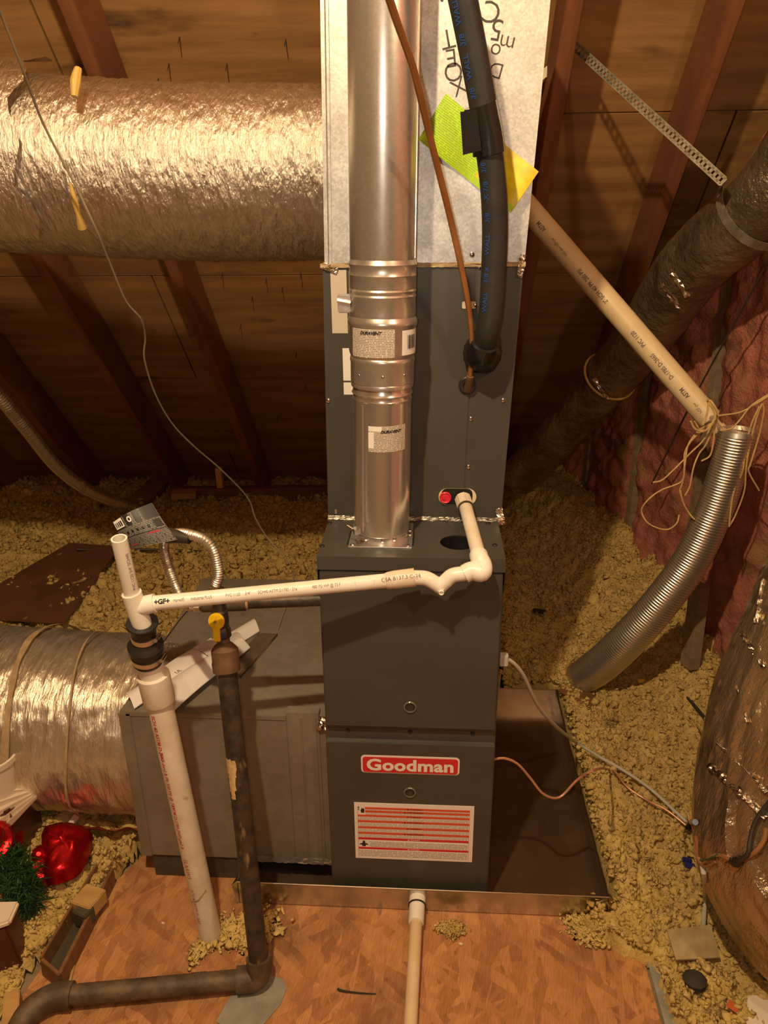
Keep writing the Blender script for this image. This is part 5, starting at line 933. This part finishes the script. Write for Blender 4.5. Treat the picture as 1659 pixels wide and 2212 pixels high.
def puff(name, outline_px, ctr, z0, hgt, seed, nr_=12, cre=.02):
    C0 = atz(*ctr, z0); O = np.array([atz(px, py, z0) for px, py in outline_px]); O = spline(np.vstack([O, O[:1]]), 61)[:-1]; v = [C0+V(0, -.2, .75)*hgt]; f = []
    rg = np.arange(60)/60.
    for k_ in range(1, nr_+1):
        t = k_/nr_; P = C0+(O-C0)*(t**.85); h = hgt*math.sqrt(max(0, 1-t**2.6))+cre*(np.abs(vn(rg*11+seed, np.full(60, t*2.2), seed)-.5)*2-.5)*t*(1.3-t); P = P+np.outer(h, V(0, -.25, .9)); v += list(P)
    for j in range(60): f.append((0, 1+j, 1+(j+1) % 60))
    for k_ in range(nr_-1):
        for j in range(60): a = 1+k_*60; f.append((a+j, a+60+j, a+60+(j+1) % 60, a+(j+1) % 60))
    f.append(tuple(1+(nr_-1)*60+j for j in range(59, -1, -1)))
    return part(name, MB().add(np.array(v), f), mat['ribbon'], bow, smooth=50)
puff('loop', [(92, 1815), (105, 1792), (150, 1785), (196, 1796), (198, 1826), (184, 1868), (158, 1898), (118, 1912), (98, 1905), (95, 1860)], (150, 1842), .075, .062, 3, cre=.03)
puff('loop', [(72, 1840), (95, 1828), (108, 1850), (112, 1890), (100, 1915), (70, 1916), (80, 1890), (78, 1870)], (90, 1878), .06, .04, 9, cre=.02)
part('knot', MB().lathe([(-.018, .004), (-.01, .016), (.01, .017), (.02, .005)], B0, (.3, -.5, 1), 14), mat['ribbon'], bow)
bow2 = single('red_ribbon', MB().tube([atz(-50, 1800, .16), atz(-12, 1790, .17), atz(8, 1800, .165), atz(12, 1820, .15), atz(-5, 1845, .14), atz(-60, 1850, .14)], [.024, .026, .022, .02, .016, .012], 14, 30, rf=lambda s_, a: 1+.12*np.sin(a*3+s_*40)).bar(atz(0, 1826, .13), atz(50, 1808, .125), .03, .004, (0, .3, 1)), mat['ribbon'], 'dark red velvet ribbon loop at the picture edge above the garland', 'ribbon')
um = thing('white_pleated_paper', tuple(atz(60, 1720, .16)), 'white pleated fan shaped fabric pointing at the return duct', 'decoration')
tip = atz(104, 1697, .20)
for k in range(6):
    a0_ = k/6; e0 = np.array([atz(-60, 1668+34*k, .27-.022*k)]).ravel(); e1_ = np.array([atz(-60, 1668+34*(k+1), .27-.022*(k+1))]).ravel(); mid = (e0+e1_)/2+V(0, -.03, .02)
    part('pleat', MB().add([tip, e0, mid, e1_, tip+V(0, .002, -.003), e0+V(0, .002, -.003), mid+V(0, .002, -.003), e1_+V(0, .002, -.003)], [(0, 1, 2), (0, 2, 3), (4, 6, 5), (4, 7, 6), (0, 4, 5, 1), (0, 3, 7, 4)]), mat['cloth_white'], um, smooth=0)
tc0 = atz(-8, 1655, .30)
single('white_tub', MB().lathe([(0, .052), (.10, .062), (.102, .066), (.116, .067), (.118, .063), (.03, .05)], tc0-V(.03, -.02, .10), (0, 0, 1), 36), mat['plastic_white'], 'white plastic tub with rolled rim at the picture edge', 'tub')
single('tub_stand', MB().box(tc0+V(-.10, -.04, -.30), tc0+V(.03, .08, -.1)), mat['bin'], 'dark box under the white tub beside the foil duct', 'box', bevel=.006)
bi = thing('storage_bin', tuple(atz(-20, 2110, 0)), 'maroon storage bin with white lid at the picture edge', 'bin')
l0 = [atz(-140, 1960, .13), atz(-140, 2060, .13), atz(24, 2000, .13), atz(44, 1955, .13)]
part('lid', MB().hexa([p for p in l0]+[p+V(0, 0, .014) for p in l0]), mat['plastic_white'], bi, bevel=.004)
part('bin_body', MB().hexa([V(*(p*.97+V(-.02, -.006, 0))[:2], .0) for p in l0]+[p*V(1, 1, 1)+V(-.008, -.003, 0) for p in l0]), mat['bin'], bi, bevel=.004)
# wooden tray of two rails, an end and a cross block
tr = thing('wooden_tray', tuple(atz(160, 2000, 0)), 'narrow stained wooden tray lying along the edge of the deck', 'tray')
ra = [atz(242, 1876, .045), atz(128, 2106, .04)]; rl_ = [atz(208, 1868, .05), atz(88, 2072, .045)]
part('rail', MB().bar(ra[0]-V(0, 0, .02), ra[1]-V(0, 0, .018), .008, .045, (1, .4, 0)), mat['brown_wood'], tr, bevel=.001)
part('rail', MB().bar(rl_[0]-V(0, 0, .02), rl_[1]-V(0, 0, .018), .006, .045, (1, .4, 0)), mat['brown_wood'], tr, bevel=.001)
part('end_board', MB().bar(rl_[1]-V(0, 0, .02), ra[1]-V(0, 0, .02), .007, .044, (0, 1, 0)), mat['brown_wood'], tr, bevel=.001)
part('tray_bottom', MB().hexa([V(*ra[0][:2], .003), V(*ra[1][:2], .003), V(*rl_[1][:2], .003), V(*rl_[0][:2], .003), V(*ra[0][:2], .007), V(*ra[1][:2], .007), V(*rl_[1][:2], .007), V(*rl_[0][:2], .007)]), mat['dark_wood'], tr)
k0, k1 = atz(176, 1950, .05), atz(206, 1962, .05)
part('cross_block', MB().bar(atz(172, 1940, .04), atz(214, 1955, .04), .055, .036, (.4, -1, 0)), mat['pale_wood'], tr, 'pale block across the tray', bevel=.002)
part('cross_block', MB().bar(atz(168, 1972, .035), atz(196, 1984, .035), .03, .04, (.4, -1, 0)), mat['dark_wood'], tr, 'dark end of the block', bevel=.002)
single('wood_offcut', MB().bar(atz(24, 2225, .02), atz(28, 2150, .02), .03, .03, (1, 0, 0)), mat['pale_wood'], 'pale wood strip among insulation in the near corner', 'wood', bevel=.002)
single('wood_splinter', MB().tube([atz(170, 2042, .004), atz(158, 2090, .004), atz(146, 2142, .004)], [.001, .0032, .003], 6, 8), mat['pale_wood'], 'long pale splinter on the deck beside the wooden tray', 'splinter')
single('wood_stick', MB().bar(atz(150, 1785, .07), atz(170, 1758, .09), .016, .006, (1, 0, .2)), mat['cloth_white'], 'short white stick poking out above the red bow', 'stick')

# ================================================================== SMALL SCRAPS
for px, py, sz, lb in ((945, 2002, .010, 'white paint chip beside the pan drain pipe'), (995, 2040, .006, 'tiny white chip on the deck right of the pan drain pipe'), (1298, 2030, .005, 'tiny white chip on the deck near the right hand insulation'), (490, 2010, .009, 'pale yellow foam chip beside the foot of the standpipe'), (352, 1995, .005, 'tiny pale chip on the open deck left of the standpipe')):
    q_ = atz(px, py, .002); a = rng.uniform(0, 3, 6); single('chip', MB().add([q_+V(math.cos(t)*sz*r_, math.sin(t)*sz*r_*.7, 0) for t, r_ in zip(np.arange(5)*1.256, (1, .6, 1, .7, .9))]+[q_+V(math.cos(t)*sz*r_*.8, math.sin(t)*sz*r_*.6, .003) for t, r_ in zip(np.arange(5)*1.256, (1, .6, 1, .7, .9))], [(4, 3, 2, 1, 0), (5, 6, 7, 8, 9)]+[(i, (i+1) % 5, 5+(i+1) % 5, 5+i) for i in range(5)]), mat['cream'] if py != 2010 else mat['pale_wood'], lb, 'chip', 'chips on the deck')

single('grey_flange', MB().prism([(-.075, -.075), (-.03, -.095), (.02, -.075), (.045, -.035), (.052, .0), (.04, .02), (.0, .03), (-.05, .01)], tuple(ge*V(1, 1, 0)+V(0, 0, .0006)), (1, 0, 0), (0, 1, 0), .0016), mat['greyplastic'], 'torn grey floor flange under the gas pipe elbow', 'flange', smooth=0)
single('metal_strip', MB().hexa([atz(1398, 2075, .0), atz(1440, 2225, .0), atz(1468, 2225, .0), atz(1420, 2062, .0)]+[atz(px, py, .006) for px, py in ((1398, 2075), (1440, 2225), (1468, 2225), (1420, 2062))]), mat['greyplastic'], 'dull grey metal strip along the deck edge', 'strip', smooth=0)
single('bent_nail', MB().tube([atz(730, 2136, .002), atz(738, 2140, .0028), atz(775, 2145, .0022), atz(812, 2147, .0018)], [.003, .0022, .002, .0012], 6, 12), mat['cable_dark'], 'dark twig like nail lying on the open deck', 'nail')
wp = atz(1625, 2170, .04); single('white_scrap', MB().hexa([atz(px, py, .035) for px, py in ((1615, 2150), (1612, 2230), (1720, 2230), (1690, 2150), )]+[atz(px, py, .041) for px, py in ((1615, 2150), (1612, 2230), (1720, 2230), (1690, 2150))]), mat['plastic_white'], 'cream card scrap in the near insulation', 'scrap', bevel=.002)
single('red_scrap', MB().hexa([atz(px, py, .045) for px, py in ((1567, 2172), (1590, 2188), (1598, 2176), (1576, 2158))]+[atz(px, py, .05) for px, py in ((1567, 2172), (1590, 2188), (1598, 2176), (1576, 2158))]), mat['scrap_red'], 'small orange red scrap in the near insulation', 'scrap')
single('yellow_wire_nut', MB().lathe([(0, .0065), (.004, .0078), (.012, .006), (.02, .0045), (.021, .002)], atz(1378, 1471, .13), (1, .1, .1), 12), mat['yellow'], 'tiny yellow wire nut lying in the insulation heap', 'wire nut')
single('dark_stick', MB().bar(atz(1484, 1505, .15), atz(1530, 1560, .13), .008, .006), mat['dark_stuff'], 'dark stick lying in the insulation beside the big foil duct', 'stick')
single('dark_scrap', MB().bar(atz(1150, 1318, .12), atz(1182, 1322, .12), .02, .012), mat['dark_stuff'], 'black scrap on the insulation behind the drain pan', 'scrap', bevel=.004)
single('dark_scrap', MB().lathe([(0, .022), (.012, .024), (.022, .014), (.024, .002)], atz(1500, 2125, .035), (0, .1, 1), 9), mat['dark_stuff'], 'dark green lump in the near insulation', 'scrap')
single('orange_board', MB().hexa([atz(px, py, .07) for px, py in ((1205, 1492), (1275, 1532), (1290, 1490), (1220, 1478))]+[atz(px, py, .085) for px, py in ((1205, 1492), (1275, 1532), (1290, 1490), (1220, 1478))]), mat['brown_wood'], 'orange brown board end under the ribbed pipe behind the pan', 'board')
pl2 = [atz(1440, 2010, .05), atz(1460, 2075, .045), atz(1555, 2070, .045), atz(1535, 2000, .05)]
single('plastic_sheet', MB().hexa([p for p in pl2]+[p+V(0, 0, .003) for p in pl2]), mat['dust_film'], 'dusty square of plastic sheet over the insulation where the grey cable ends', 'sheet')
